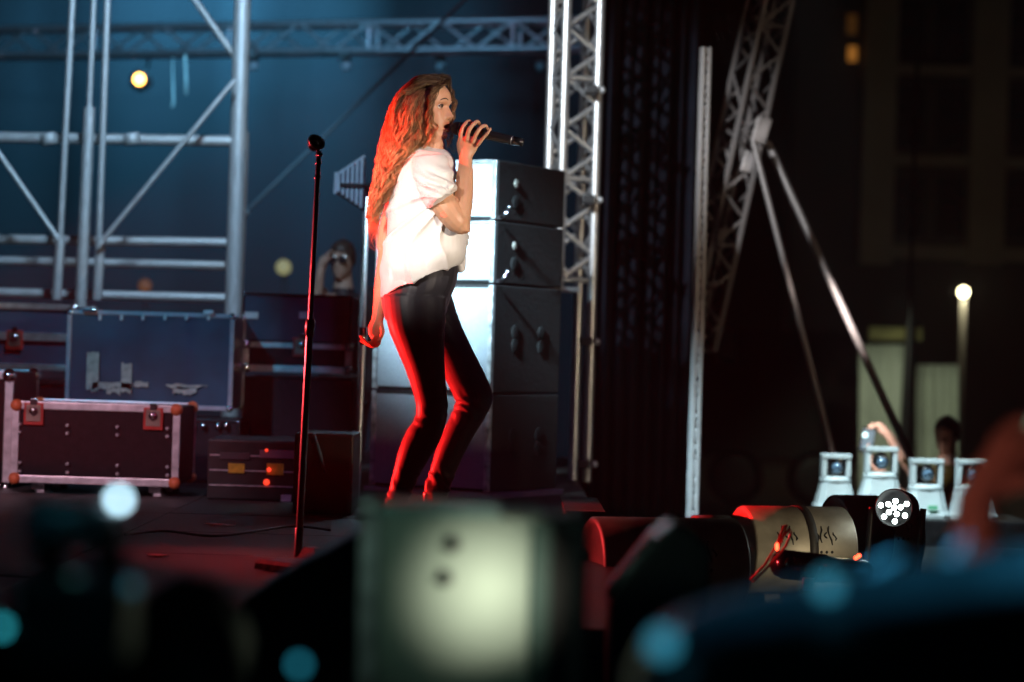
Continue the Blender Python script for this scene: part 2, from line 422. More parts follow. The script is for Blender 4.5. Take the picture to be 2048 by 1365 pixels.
# ------------------------------------------------------------------ trusses and scaffold
def truss(name, p0, p1, side, rot, r, nb, label, cat, material=alu, group=None, rb=.55, cutlow=None):
    p0 = Vector(p0); p1 = Vector(p1); t = (p1 - p0).normalized(); root = empty(name, p0, label, cat, group)
    a = Vector((1, 0, 0)) - t * t.x
    if a.length < .3: a = Vector((0, 0, 1)) - t * t.z
    a.normalize(); b = t.cross(a)
    cs = []
    for k in range(4):
        an = rot + math.pi / 2 * k + math.pi / 4
        cs.append((a * math.cos(an) + b * math.sin(an)) * side / math.sqrt(2))
    L = (p1 - p0).length
    for i, c in enumerate(cs):
        s = cutlow if (cutlow and c.x < -.01) else 0
        bar('chord', p0 + c + t * s, p1 + c, r, material, root, 12)
    for f in range(4):
        c0, c1 = cs[f], cs[(f + 1) % 4]
        for k in range(nb):
            h0, h1 = L * k / nb, L * (k + 1) / nb
            if cutlow and h0 < cutlow: continue
            if k % 2: c0_, c1_ = c1, c0
            else: c0_, c1_ = c0, c1
            bar('brace', p0 + c0_ + t * h0, p0 + c1_ + t * h1, r * rb, material, root, 6)
            if k % 4 == 0: bar('rung', p0 + c0 + t * h0, p0 + c1 + t * h0, r * rb, material, root, 6)
    return root
truss('horizontal_truss', P(-60, 88, 22.6), P(1180, 70, 21), .245, 0, .026, 18, 'long horizontal aluminium truss spanning the stage back below the roof', 'truss')
for x in (505, 690, 880, 1080):       # clamps hanging under it
    p = P(x, 108, 21.7)
    c = empty('truss_clamp', p, 'black clamp under the horizontal truss, %s' % {505: 'beside the thick scaffold post', 690: 'second right of the thick post', 880: 'above the singer', 1080: 'next to the truss tower'}[x], 'clamp', 'clamps under the horizontal truss')
    bx('jaw', p, (.09, .3, .10), blk, c); MB().ball(p + Vector((.01, 0, -.11)), .045).build('bolt', alu_dull, c, True)
# vertical truss tower
base = P(1148, 1008, 13.5); topz = P(1150, -140, 13.5).z
tw = truss('truss_tower', (P(1160, 600, 13.5).x - .065, 13.5, 0.0), (P(1160, 600, 13.5).x - .065, 13.5, topz), .20, R(21), .028, 22, 'bright aluminium truss tower rising right of the loudspeaker stack', 'truss', cutlow=0.7 - (582 - 714) / (F / 13.5))
p = P(1095, 578, 13.4); MB().box((p.x + .05, 13.5, p.z - .0), (.26, .26, .025)).build('end_plate', alu, tw)
for y, s in ((180, 1), (400, 1), (683, 1), (928, 1)):
    p = P(1182 - (y - 180) * .02, y, 13.35); q = empty('pipe_clamp', p, 'black clamp on the truss tower, %s' % {180: 'topmost of four', 400: 'second from the top', 683: 'third from the top', 928: 'lowest one near the floor'}[y], 'clamp', 'clamps on the truss tower')
    bx('jaw', p, (.07, .12, .045), blk, q); MB().ball(p + Vector((.06, 0, 0)), .02).build('bolt', alu_dull, q, True)
q = empty('guy_strap', P(1090, 572, 13.3), 'pale strap running from the truss tower foot to the loudspeaker stack', 'strap')
MB().tube([P(1092, 565, 13.2), P(1060, 572, 12.8), P(1020, 572, 12.3), P(985, 565, 12.0)], .012).build('webbing', whitep, q, True)
# slim post
p = P(1380, 600, 13.2)
truss('slim_post', (P(1378, 1003, 13.2).x + .02, 13.2, -.25), (P(1378, 1003, 13.2).x + .02, 13.2, P(1390, 95, 13.2).z), .036, R(10), .013, 60, 'slim upright ladder truss post at the right edge of the black drape', 'truss', mat('mottled_tube', (.40, .36, .35), .5, .4, .6, 9), rb=.7)
# slanted truss with braces
leg_m = mat('weathered_tube', (.26, .22, .21), .5, .5, .6, 7)
sl_t = truss('slanted_truss', P(1390, 690, 15.4), P(1556, -70, 14.6), .19, R(25), .021, 14, 'slanted dull truss leaning right behind the slim post', 'truss', leg_m)
leg_m = mat('weathered_tube', (.26, .22, .21), .5, .5, .6, 7)
sp = empty('outrigger', P(1520, 285, 14.6), 'pair of steel outrigger legs spreading down from the slanted truss', 'brace')
bar('leg', P(1506, 282, 14.4), P(1700, 1040, 14.0), .020, leg_m, sp); bar('leg', P(1535, 285, 14.7), P(1868, 1020, 14.2), .024, leg_m, sp)
bx('knuckle', P(1522, 262, 14.6), (.09, .08, .16), leg_m, sp, ry=.25); bx('knuckle', P(1496, 325, 14.5), (.07, .08, .13), leg_m, sp, ry=.25)
# scaffold at left
sf = empty('scaffold', P(470, 860, 14), 'pale steel scaffold frame with rails and diagonal braces at left', 'scaffold')
def pbar(nm, x0, y0, x1, y1, w, d, mt=alu_dull, pr=sf, d2=None): return bar(nm, P(x0, y0, d), P(x1, y1, d2 or d), w / 2 / (F / d), mt, pr, 12)
pbar('post', 487, -60, 458, 880, 34, 14); pbar('post', 493, 265, 472, 800, 11, 14.4)
pbar('post', 148, -60, 120, 480, 13, 13.9); pbar('post', 190, -60, 178, 225, 11, 13.9); pbar('post', 179, 215, 158, 680, 23, 13.9)
pbar('post', 217, -60, 198, 480, 13, 13.9); pbar('post', 121, 475, 113, 600, 19, 13.9); pbar('post', 202, 475, 194, 600, 19, 13.9)
pbar('rail', -80, 274, 470, 283, 23, 14.0); pbar('rail', -80, 478, 465, 486, 20, 14.1); pbar('rail', -80, 520, 460, 532, 19, 14.4); pbar('rail', -80, 584, 458, 597, 20, 14.1)
pbar('diagonal_brace', -20, 282, 116, 478, 11, 13.8); pbar('diagonal_brace', 205, 482, 470, 160, 10, 13.8); pbar('diagonal_brace', 372, -25, 474, 120, 14, 14.3)
pbar('coupler', 96, 268, 100, 290, 34, 13.9); pbar('coupler', 262, 268, 266, 290, 34, 13.9)
fb = empty('brace_pole', P(490, 425, 17.5), 'thin long brace pole crossing diagonally behind the microphone stand', 'pole')
bar('tube', P(486, 430, 17.5), P(950, -20, 17.5), .013, mat('dull_pole', (.10, .10, .105), .7, .2), fb); bar('end_coupler', P(486, 430, 17.5), P(494, 422, 17.5), .03, alu_dull, fb)
for (x0, y0, x1, y1, nm) in ((370, 120, 372, 190, 'longer'), (345, 195, 344, 216, 'shorter')):
    bo = empty('hanging_tie', P(x0, y0, 18), '%s pale strap end dangling below the horizontal truss at left' % nm, 'strap')
    MB().tube([P(x0, y0 - (80 if nm == 'shorter' else 10), 18), P(x0 + 2, (y0 + y1) / 2, 18), P(x1, y1, 18)], [.004 if nm == 'shorter' else .012, .012, .013]).build('webbing', mat('grey_webbing', (.16, .16, .15), .8), bo, True)

# ------------------------------------------------------------------ flight cases
def case(name, x0, y0, x1, y1, d, depth, label, face=lam, trim=.018, trim_m=alu, latches=(), corner_m=chrome, casters=False, rivets=False, feet=True, lid=None):
    a = P(x0, y0, d); b = P(x1, y1, d)
    bz = b.z; c = Vector(((a.x + b.x) / 2, d + depth / 2, (a.z + bz) / 2)); w, h = abs(b.x - a.x), abs(a.z - bz)
    root = empty(name, (c.x, c.y, bz), label, 'flight case')
    bx('body', c, (w - .01, depth - .01, h - .01), face, root)
    t = trim
    for sy in (0, 1):
        yy = d + .004 + sy * (depth - .008)
        for sz in (-1, 1): bx('edge_trim', (c.x, yy, c.z + sz * (h / 2 - t / 2 + .002)), (w - 2 * t, .02, t), trim_m, root)
        for sx in (-1, 1): bx('edge_trim', (c.x + sx * (w / 2 - t / 2 + .002), yy, c.z), (t, .02, h - 2 * t), trim_m, root)
        for sx in (-1, 1):
            for sz in (-1, 1): MB().ball((c.x + sx * (w / 2 - t / 2), yy, c.z + sz * (h / 2 - t / 2)), t * .85, 8).build('corner', corner_m, root, True)
    if lid is not None:
        bx('lid_extrusion', (c.x, d - .002, bz + h * lid), (w - 2 * t, .016, t * 1.4), trim_m, root)
    for (lx, ly) in latches:
        q = P(lx, ly, d)
        la = bx('latch', (q.x, d - .006, q.z), (.088, .012, .10), redp if trim_m is alu else chrome, root)
        bx('dish', (q.x, d - .0135, q.z + .004), (.066, .006, .076), mat('latch_dish', (.28, .22, .18), .35, .8), la)
        MB().lathe((q.x, d - .014, q.z + .012), (0, -1, 0), [(0, .022), (.01, .02), (.014, .008)], 12).build('twist_wing', chrome, la, True)
        bx('hasp', (q.x, d - .012, q.z + .055), (.03, .014, .03), chrome, la)
    if rivets:
        for lx in rivets[0]:
            for ly in rivets[1]:
                q = P(lx, ly + (lx - x0) * .03, d); MB().lathe((q.x, d - .0, q.z), (0, -1, 0), [(0, .009), (.012, .008), (.014, .003)], 8).build('rivet', alu_dull, root, True)
    if casters:
        for lx in casters:
            q = P(lx, 985, d)
            for yy in (d + .09, d + depth - .09):
                k = bx('caster', (q.x, yy, bz - .02), (.06, .06, .03), alu_dull, root)
                bx('fork', (q.x + .012, yy, bz - .045), (.035, .05, .05), alu_dull, k)
                MB().lathe((q.x + .02, yy - .015, bz - .052), (0, 1, 0), [(0, .02), (.004, .04), (.026, .04), (.03, .02)], 14).build('wheel', blk, k, True)
    return root
fc = case('flight_case', 26, 803, 356, 974, 11.0, .55, 'front black flight case with pink-lit metal edges and two red latches', trim=.034, latches=((68, 828), (307, 838)), corner_m=orangep, casters=(70, 305), rivets=((40, 135, 235, 335), (848, 864, 925, 942)))
case('flight_case', -330, 733, 20, 985, 11.35, .6, 'flight case cut off by the left frame edge, only its metal edge showing', trim=.04, latches=(), corner_m=chrome)
bc = case('flight_case', 136, 620, 463, 822, 12.2, .5, 'big upright navy flight case with torn gaffer tape on its face', face=lam_blue, trim=.022, trim_m=mat('dull_edge', (.32, .3, .34), .5, .6), latches=())
for k, (x0, y0, x1, y1, tl) in enumerate(((174, 705, 196, 782, .02), (184, 765, 263, 779, -.03), (213, 775, 240, 788, .1), (243, 727, 262, 786, .04), (268, 764, 296, 771, 0), (332, 768, 415, 777, .03), (346, 774, 392, 789, -.05))):
    a = P(x0, y0, 12.185); b = P(x1, y1, 12.185)
    pts = []; nn = 9
    for i in range(nn): pts.append((a.x + (b.x - a.x) * i / (nn - 1), 12.186, a.z + random.uniform(-.006, .006)))
    for i in range(nn): pts.append((b.x - (b.x - a.x) * i / (nn - 1), 12.186, b.z + random.uniform(-.012, .012)))
    mb = MB(); mb.add(pts + [(p[0], 12.192, p[2]) for p in pts], [tuple(range(18)), tuple(range(35, 17, -1))] + [(i, (i + 1) % 18, 18 + (i + 1) % 18, 18 + i) for i in range(18)])
    mb.build('tape_strip', tape, bc)
for x in (200, 243, 286, 330, 373, 417):
    bx('lid_clip', P(x, 635, 12.19), (.014, .012, .03), alu_dull, bc)
bx('lid_handle', P(180, 622, 12.18), (.07, .03, .02), chrome, bc); bx('lid_handle', P(417, 625, 12.18), (.05, .03, .02), alu_dull, bc)
u = case('flight_case', 150, 832, 475, 985, 12.25, .5, 'low black case under the big navy flight case', trim=.012, trim_m=blk_gloss, casters=False)
a = P(150, 985, 12.25)
for x in (385, 407, 436, 452):
    q = P(x, 853, 12.22); MB().lathe(q, (0, 0, 1), [(-.02, .006), (-.012, .011), (.012, .011), (.02, .006)], 10).build('catch', chrome, u, True)
for k in range(2): bx('skid', ((P(190 + k * 240, 985, 12.3).x), 12.5, P(150, 985, 12.25).z / 2), (.08, .4, P(150, 985, 12.25).z + .008), blk, u)
case('flight_case', -160, 602, 150, 742, 13.0, .6, 'wide navy flight case with a white middle band behind the big taped case', face=lam_blue, trim=.03, lid=.5, latches=((30, 680),))
case('flight_case', -160, 755, 150, 1000, 13.0, .6, 'dark case under the banded navy case at far left', trim=.02, trim_m=blk_gloss)
c2 = case('flight_case', 486, 586, 702, 690, 12.7, .55, 'dark navy case lid with two pale labels behind the mic stand', face=lam_blue, trim=.012, trim_m=blk_gloss)
for x in (503, 612): bx('label_plate', P(x, 631, 12.69), (.07, .01, .035), whitep, c2)
c3 = case('flight_case', 486, 682, 702, 748, 12.7, .55, 'flat metal-edged case between the dark lid and the black trunk', trim=.034, latches=((603, 695),))
case('flight_case', 486, 752, 702, 965, 12.7, .55, 'matt black trunk under the metal-edged case', trim=.012, trim_m=blk_gloss)
# amp rack and black cabinet
a = P(415, 880, 10.9); b = P(592, 1012, 10.9)
rk = empty('amp_rack', ((a.x + b.x) / 2, 11.2, 0), 'low black amp rack with yellow labels and red lights behind the mic stand', 'amp rack')
bx('body', ((a.x + b.x) / 2, 11.2, a.z / 2 + .003), (b.x - a.x, .55, a.z), blk, rk)
for x0, y0, x1, y1, mt in ((457, 927, 489, 947, yellowp), (534, 927, 567, 951, yellowp), (520, 900, 588, 918, mat('rack_plate', (.25, .16, .2), .5)), (562, 990, 582, 1004, whitep), (440, 905, 500, 920, mat('rack_plate_dark', (.05, .04, .05), .5))):
    p = P(x0, y0, 10.92); q = P(x1, y1, 10.92); bx('label_plate', ((p.x + q.x) / 2, 10.918, (p.z + q.z) / 2), (q.x - p.x, .012, p.z - q.z), mt, rk)
for x, y, r in ((533, 901, .007), (533, 965, .014), (538, 940, .010)):
    MB().ball(P(x, y, 10.9), r, 8).build('glow_dot', led('red_led', (1, .05, .02), 1.6), rk, True)
for z in (.25, .5, .75): bx('rack_rail', ((a.x + b.x) / 2, 10.922, a.z * z), (b.x - a.x - .02, .01, .006), alu_dull, rk)
a = P(588, 868, 10.1); b = P(702, 1043, 10.1)
cb = empty('monitor_cabinet', ((a.x + b.x) / 2, 10.3, 0), 'matt black loudspeaker cabinet standing behind the mic stand base', 'loudspeaker')
bx('body', ((a.x + b.x) / 2, 10.35, a.z / 2 + .003), (b.x - a.x, .45, a.z), blk, cb)
bx('grille', ((a.x + b.x) / 2, 10.118, a.z / 2 + .003), (b.x - a.x - .03, .01, a.z - .03), hole, cb)
MB().tube([P(628, 868, 10.1), P(640, 905, 10.09), P(650, 945, 10.09)], .006).build('cable', mat('blue_reflection', (.1, .3, .45), .4), cb, True)  # blue tube stands in for the blue reflection on the cabinet

# ------------------------------------------------------------------ side-fill loudspeaker stack
PHI = R(-30)
ex = Vector((math.cos(PHI), math.sin(PHI), 0)); ey = Vector((-math.sin(PHI), math.cos(PHI), 0))   # along front, into depth
fl0 = P(741, 1005, 11.9); fl0.z = 0
yfl = 11.9
S_ = F / 11.6
Wd = .675; Dd = .66
zb = 0.03
def cab(name, z0, z1, label, kind):
    c = Vector((fl0.x, yfl, 0)) + ex * Wd / 2 + ey * Dd / 2
    root = empty(name, (c.x, c.y, z0), label, 'loudspeaker', 'cabinets of the side-fill stack')
    cc = Vector((c.x, c.y, (z0 + z1) / 2)); h = z1 - z0 - .006
    bx('body', cc, (Wd, Dd, h), pa, root, rz=PHI)
    fr = cc - ey * (Dd / 2 + .006)
    bx('grille', fr, (Wd - .05, .014, h - .03), grille_m, root, rz=PHI)
    for s in (-1, 1): bx('corner_rail', fr + ex * s * (Wd / 2 - .012), (.022, .03, h - .004), alu if kind == 'top' else alu_dull, root, rz=PHI)
    bx('top_rail', fr + Vector((0, 0, h / 2 - .008)), (Wd - .05, .024, .014), alu if kind == 'top' else pa, root, rz=PHI)
    sd = cc + ex * (Wd / 2 + .002)
    hs = [(-.13, 0), (.13, 0)] if kind == 'sub' else [(-.16, 0)]
    for dy, dz in hs:
        q = sd + ey * dy
        if kind == 'sub':
            for z_, hh in ((.035, .055), (-.03, .055)):
                MB().lathe(q + Vector((0, 0, z_)), ex, [(0, .036), (.003, .036), (.004, .03)], 14).build('handle_recess', hole, root, True)
        else:
            MB().lathe(q + Vector((0, 0, .04)), ex, [(0, .022), (.004, .02), (.008, .012)], 14).build('fly_point', mat('worn_steel', (.32, .29, .26), .5, .5), root, True)
            MB().lathe(q + Vector((0, 0, -.05)), ex, [(0, .034), (.003, .034), (.004, .028)], 14).build('handle_recess', hole, root, True)
    if kind == 'top':
        for s in (1,):
            q = fr + ex * (Wd / 2 + .01) + Vector((0, 0, -h / 2 + .01))
            ob = MB().tube([q, q + ex * .03 + Vector((0, 0, .002)), q + ex * .06 + Vector((0, 0, .04))], .011).build('link_bracket', chrome, root, True)
            MB().ball(q + ex * .06 + Vector((0, 0, .045)), .015, 8).build('pin', chrome, ob, True)
    return root
zz = lambda y: CAMZ - (y - 705) / S_
cab('subwoofer_cabinet', zb, zz(786), 'lowest subwoofer cabinet of the side-fill stack', 'sub')
cab('subwoofer_cabinet', zz(786), zz(567), 'second subwoofer cabinet from the floor in the side-fill stack', 'sub')
cab('top_cabinet', zz(567), zz(440), 'lower of the two small brightly lit cabinets in the stack', 'top')
cab('top_cabinet', zz(440), zz(318), 'topmost brightly lit cabinet of the side-fill stack', 'top')
c = Vector((fl0.x, yfl, 0)) + ex * Wd / 2 + ey * Dd / 2
dl = MB().box((c.x, c.y, zb / 2), (Wd + .06, Dd + .04, zb - .002), PHI).build('stack_dolly', mat('dolly_board', (.2, .12, .2), .6), None, bevel=.004); tag(dl, 'flat dolly board under the loudspeaker stack', 'dolly')
for nm, x, y0, y1 in (('left', 748, 300, 318), ('right', 985, 300, 318)):
    q = P(x, y0, 11.75)
# flared louvre panel
lv = empty('louvre_panel', P(700, 420, 12.4), 'small flared panel of blue-lit vertical slats left of the loudspeaker stack', 'louvre panel')
blue_lit_metal = mat('pale_blue_lit', (.55, .68, .8), .45, 0)  # pale blue puts the blue light into the slat colour
for k in range(6):
    t = k / 5; x = 680 + 46 * t; yt = 350 - 30 * t; yb = 384 + 32 * t
    q0 = P(x, yt, 12.4); q1 = P(x - 2, yb, 12.4); mid = (q0 + q1) / 2
    bx('slat', (mid.x, 12.4, mid.z), (.015, .03, (q0 - q1).length), blue_lit_metal, lv, rz=-.35)
bar('frame_bar', P(674, 350, 12.4), P(730, 313, 12.4), .009, blue_lit_metal, lv); bar('frame_bar', P(672, 384, 12.4), P(728, 420, 12.4), .009, blk, lv)
bar('frame_bar', P(674, 345, 12.4), P(671, 388, 12.4), .012, blue_lit_metal, lv); bx('middle_band', P(704, 371, 12.39), (.12, .06, .018), blk, lv)
bar('bracket', P(728, 370, 12.4), P(745, 372, 12.4), .012, blk, lv)
bar('support_pole', P(733, 372, 12.45), Vector((P(733, 372, 12.45).x, 12.45, 0)), .016, alu_dull, lv)
# chrome pole left of stack
cp = empty('chrome_pole', P(708, 1005, 11.0), 'thin metal pole standing between the black trunk and the loudspeaker stack', 'pole')
p = P(714, 1000, 11.0); p.z = 0
bar('tube', p, P(727, 660, 11.0), .013, alu, cp); bar('upper_tube', P(727, 660, 11.0), P(736, 395, 11.0), .010, alu_dull, cp)
bar('collar', P(726, 690, 11.0), P(727, 655, 11.0), .018, chrome, cp); MB().lathe(p, (0, 0, 1), [(0, .09), (.012, .09), (.02, .02)], 18).build('foot', blk, cp, True)

# ================================================================== SINGER
D = 9.2
YAW, HP, HS = R(21), R(3), 1.07
hF = Vector((math.cos(YAW), -math.sin(YAW), 0)); hS = Vector((-math.sin(YAW), -math.cos(YAW), 0)); hU = Vector((0, 0, 1))
hq = Matrix.Rotation(HP, 3, hS); hF = hq @ hF; hU = hq @ hU
if hF.z < 0:
    hq = Matrix.Rotation(-2 * HP, 3, hS); hF = hq @ hF; hU = hq @ hU
EYE = P(882, 212, D - .03)
HO = EYE - (hF * .070 + hS * .0305 + hU * .118) * HS
def H(x, y, z): return HO + (hF * x + hS * y + hU * z) * HS
def interp(z, tab): return float(np.interp(z, [t[0] for t in tab], [t[1] for t in tab]))
FR = [(-.004, .040), (.004, .068), (.014, .078), (.028, .076), (.036, .080), (.048, .083), (.060, .084), (.072, .083), (.09, .080), (.105, .079), (.118, .080), (.130, .089), (.145, .092), (.165, .089), (.18, .081), (.195, .068), (.21, .045), (.222, .015)]
BK = [(-.004, -.02), (.01, -.03), (.03, -.048), (.06, -.072), (.09, -.088), (.13, -.100), (.165, -.097), (.19, -.080), (.21, -.050), (.222, -.015)]
WD = [(-.004, .018), (.004, .028), (.014, .038), (.03, .048), (.05, .056), (.08, .064), (.12, .071), (.16, .073), (.185, .064), (.205, .045), (.222, .012)]
def gau(a, s): return math.exp(-(a / s) ** 2)
def head(mb):
    NZ, NT = 110, 96; rings = []
    for i in range(NZ + 1):
        z = -.004 + .226 * i / NZ
        xf, xb, w = interp(z, FR), interp(z, BK), interp(z, WD); ring = []
        for j in range(NT):
            a = 2 * math.pi * j / NT; c, s = math.cos(a), math.sin(a)
            xm = xb * .15
            x = xm + (xf - xm) * math.copysign(abs(c) ** .78, c) if c > 0 else xm + (xm - xb) * -abs(c)
            y = w * math.copysign(abs(s) ** .9, s)
            if c > 0:
                ay = abs(y); dx = 0
                # nose
                if .066 < z < .132:
                    t = (.128 - z) / .046
                    h = .004 + .021 * max(0, min(1, t)) ** 1.15
                    if z < .082: h *= max(0, 1 - ((.082 - z) / .015)) ** .6
                    wd = .0075 + .005 * max(0, min(1, t))
                    dx += h * gau(ay, wd * 1.25)
                dx += .008 * gau(ay - .0135, .0055) * gau(z - .0775, .0055)
                dx -= .006 * gau(ay - .008, .003) * gau(z - .0715, .003)
                dx -= .011 * gau(ay - .030, .014) * gau(z - .117, .0095)
                dx += .004 * gau(ay - .030, .02) * gau(z - .136, .007)
                dx += .005 * gau(ay - .045, .016) * gau(z - .092, .014)
                dx -= .003 * gau(ay - .045, .013) * gau(z - .055, .014)
                # open mouth with lips
                dx -= .020 * gau(ay, .016) * gau(z - .046, .0065)
                dx += .007 * gau(ay, .018) * gau(z - .0575, .004)
                dx += .008 * gau(ay, .015) * gau(z - .0345, .0045)
                dx += .004 * gau(ay, .014) * gau(z - .014, .008)
                x += dx
            ring.append(H(x, y, z))
        rings.append(ring)
    mb.rings(rings)
body = MB()
head(body)
# neck, chest core, hips core
chain(body, [H(-.025, 0, .06), P(862, 292, D + .0), P(852, 335, D + .02)], [.056, .054, .064])
ribs(body, [(815, 320, 892, 322, .01, .12), (800, 360, 900, 360, .01, .135), (793, 420, 900, 420, .01, .12), (800, 490, 902, 490, .01, .11), (785, 560, 905, 545, .01, .13), (780, 620, 890, 615, .01, .12)], D)
# near arm raised to the microphone
def hand_pt(x, y, dd): return P(x, y, D + dd)
MD = -.015      # depth offset of microphone and raised hand
chain(body, [hand_pt(856, 342, -.13), hand_pt(866, 374, -.165), hand_pt(890, 412, -.185), hand_pt(912, 442, -.19), hand_pt(922, 452, -.185)], [.044, .050, .050, .044, .034])
HZ = .095
ribs(body, [(905, 456, 941, 462, -.18, .034), (900, 440, 941, 440, -.178, .041), (905, 415, 945, 415, -.165, .041), (909, 385, 947, 385, -.142, .038), (913, 350, 947, 350, -.11, .031), (917, 325, 945, 325, -.082, .024), (917, 314, 945, 315, -.075, .021), (914, 300, 952, 304, -.167 + HZ, .019), (913, 286, 958, 293, -.172 + HZ, .016), (917, 276, 962, 286, -.176 + HZ, .013)], D, n=20)
def finger_near(mb, pts, r0, r1): finger(mb, [(x, y, d + HZ - .36 * (x - 920) / 525) for x, y, d in pts], r0, r1)
def finger(mb, pts, r0, r1):
    n = len(pts); chain(mb, [hand_pt(*p) for p in pts], [r0 + (r1 - r0) * i / (n - 1) for i in range(n)], 12, 5)
finger_near(body, [(920, 281, -.176), (923, 263, -.180), (930, 249, -.165), (938, 243, -.140), (944, 248, -.120)], .0092, .0072)
finger_near(body, [(933, 279, -.180), (938, 260, -.183), (948, 248, -.168), (955, 244, -.142), (960, 251, -.122)], .0095, .0074)
finger_near(body, [(946, 283, -.178), (954, 266, -.180), (962, 255, -.166), (971, 252, -.150), (975, 258, -.132)], .0090, .0068)
finger_near(body, [(956, 290, -.172), (966, 277, -.176), (974, 268, -.172), (981, 258, -.160)], .0080, .0058)
finger_near(body, [(922, 306, -.150), (928, 288, -.125), (940, 278, -.112), (952, 272, -.110)], .0115, .0080)
# far arm hanging behind the back
chain(body, [hand_pt(820, 345, .15), hand_pt(800, 400, .18), hand_pt(782, 450, .20), hand_pt(773, 490, .205)], [.052, .048, .044, .040])
ribs(body, [(758, 475, 792, 480, .205, .040), (756, 510, 794, 512, .205, .042), (752, 545, 788, 548, .20, .040), (748, 580, 780, 585, .195, .034), (746, 615, 772, 618, .19, .026), (743, 638, 767, 640, .187, .021), (737, 652, 766, 655, .185, .018), (737, 668, 764, 672, .183, .015), (744, 681, 762, 682, .181, .012)], D, n=20)
finger(body, [(748, 676, .166), (742, 687, .160), (731, 683, .157), (721, 673, .157)], .0080, .0052)
finger(body, [(753, 680, .176), (746, 690, .172), (735, 688, .170), (722, 682, .170)], .0086, .0056)
finger(body, [(757, 681, .187), (752, 692, .184), (741, 692, .184), (731, 687, .184)], .0086, .0056)
finger(body, [(760, 678, .197), (757, 689, .195), (748, 693, .196), (739, 691, .197)], .0078, .0050)
finger(body, [(762, 650, .172), (765, 664, .163), (762, 674, .158), (758, 681, .156)], .0100, .0070)
me = remesh(body, .003, 3, .5)
HOv = np.array(HO); fv, sv, uv = np.array(hF), np.array(hS), np.array(hU)
def skin_tint(co):
    q = (co - HOv) / HS; x, y, z = q @ fv, q @ sv, q @ uv
    t = np.ones((len(co), 3), 'f')
    lip = np.exp(-(y / .022) ** 4) * (np.exp(-((z - .058) / .0050) ** 2) + np.exp(-((z - .0355) / .0055) ** 2)) * (x > .055); lip = np.clip(lip, 0, 1)[:, None]
    t = t * (1 - lip) + lip * np.array([.85, .48, .46])
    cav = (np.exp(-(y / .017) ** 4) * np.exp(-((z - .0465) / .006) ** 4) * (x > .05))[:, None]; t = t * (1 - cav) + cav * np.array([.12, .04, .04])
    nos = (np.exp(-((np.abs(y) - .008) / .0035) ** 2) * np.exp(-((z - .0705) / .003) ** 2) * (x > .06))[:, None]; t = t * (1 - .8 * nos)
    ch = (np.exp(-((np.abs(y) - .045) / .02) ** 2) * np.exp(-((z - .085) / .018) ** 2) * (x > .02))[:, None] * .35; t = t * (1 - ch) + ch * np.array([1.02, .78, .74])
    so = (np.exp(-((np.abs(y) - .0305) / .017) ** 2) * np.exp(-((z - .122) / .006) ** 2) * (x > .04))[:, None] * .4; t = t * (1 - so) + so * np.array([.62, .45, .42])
    return t
tint(me, skin_tint)
person = link('person', me, skin, None, True)
tag(person, 'singer in white shirt and black leggings with long wavy hair, singing into a handheld microphone', 'person')
# eyes
for sgn in (1, -1):
    ec = H(.0625, .0305 * sgn, .1175)
    e = MB().ball(ec, .0125 * HS, 12).build('eye', eye_w, person, True)
    look = (hF * .97 + hS * .12 + hU * -.05).normalized()
    MB().lathe(ec + look * .0112 * HS, look, [(0, .0058 * HS), (.0013, .0055 * HS), (.0022, .002)], 16).build('iris', iris_m, e, True)
    # lids and lashes
    def arc(zo, out, r, nm, mt, a0=-58, a1=62, par_=person, rr=None):
        pts = []
        for k in range(11):
            t = k / 10; an = R(a0 + (a1 - a0) * t)
            v = (hF * math.cos(an) + hS * sgn * math.sin(an)).normalized()
            zz_ = zo * math.sin(math.pi * t) - .0015 * t
            pts.append(ec + v * math.sqrt(max(1e-6, .0131 ** 2 - zz_ ** 2)) * HS * out + hU * zz_ * HS)
        return MB().tube(pts, [r * (.45 + .55 * math.sin(math.pi * k / 10)) for k in range(11)], 8).build(nm, mt, par_, True)
    lid = arc(.0078, 1.02, .0033 * HS, 'upper_eyelid', skin); lid.data.color_attributes.new('tint', 'FLOAT_COLOR', 'POINT')
    lid.data.color_attributes['tint'].data.foreach_set('color', [.95] * (4 * len(lid.data.vertices)))
    lid2 = arc(-.0072, .99, .0024 * HS, 'lower_eyelid', skin); lid2.data.color_attributes.new('tint', 'FLOAT_COLOR', 'POINT')
    lid2.data.color_attributes['tint'].data.foreach_set('color', [.85] * (4 * len(lid2.data.vertices)))
    arc(.0052, 1.13, .0026 * HS, 'eyelash', lash_m, -50, 70); arc(-.0056, 1.05, .0013 * HS, 'eyelash', lash_m, -30, 66)
    pts = [H(.0885 - .012 * t ** 2, sgn * (.013 + .036 * t), .1365 + .008 * math.sin(math.pi * min(1, t * .8 + .08)) - .003 * t) for t in [k / 10 for k in range(11)]]
    MB().tube(pts, [.0040 * (1 - .65 * k / 10) for k in range(11)], 8).build('eyebrow', brow_m, person, True)
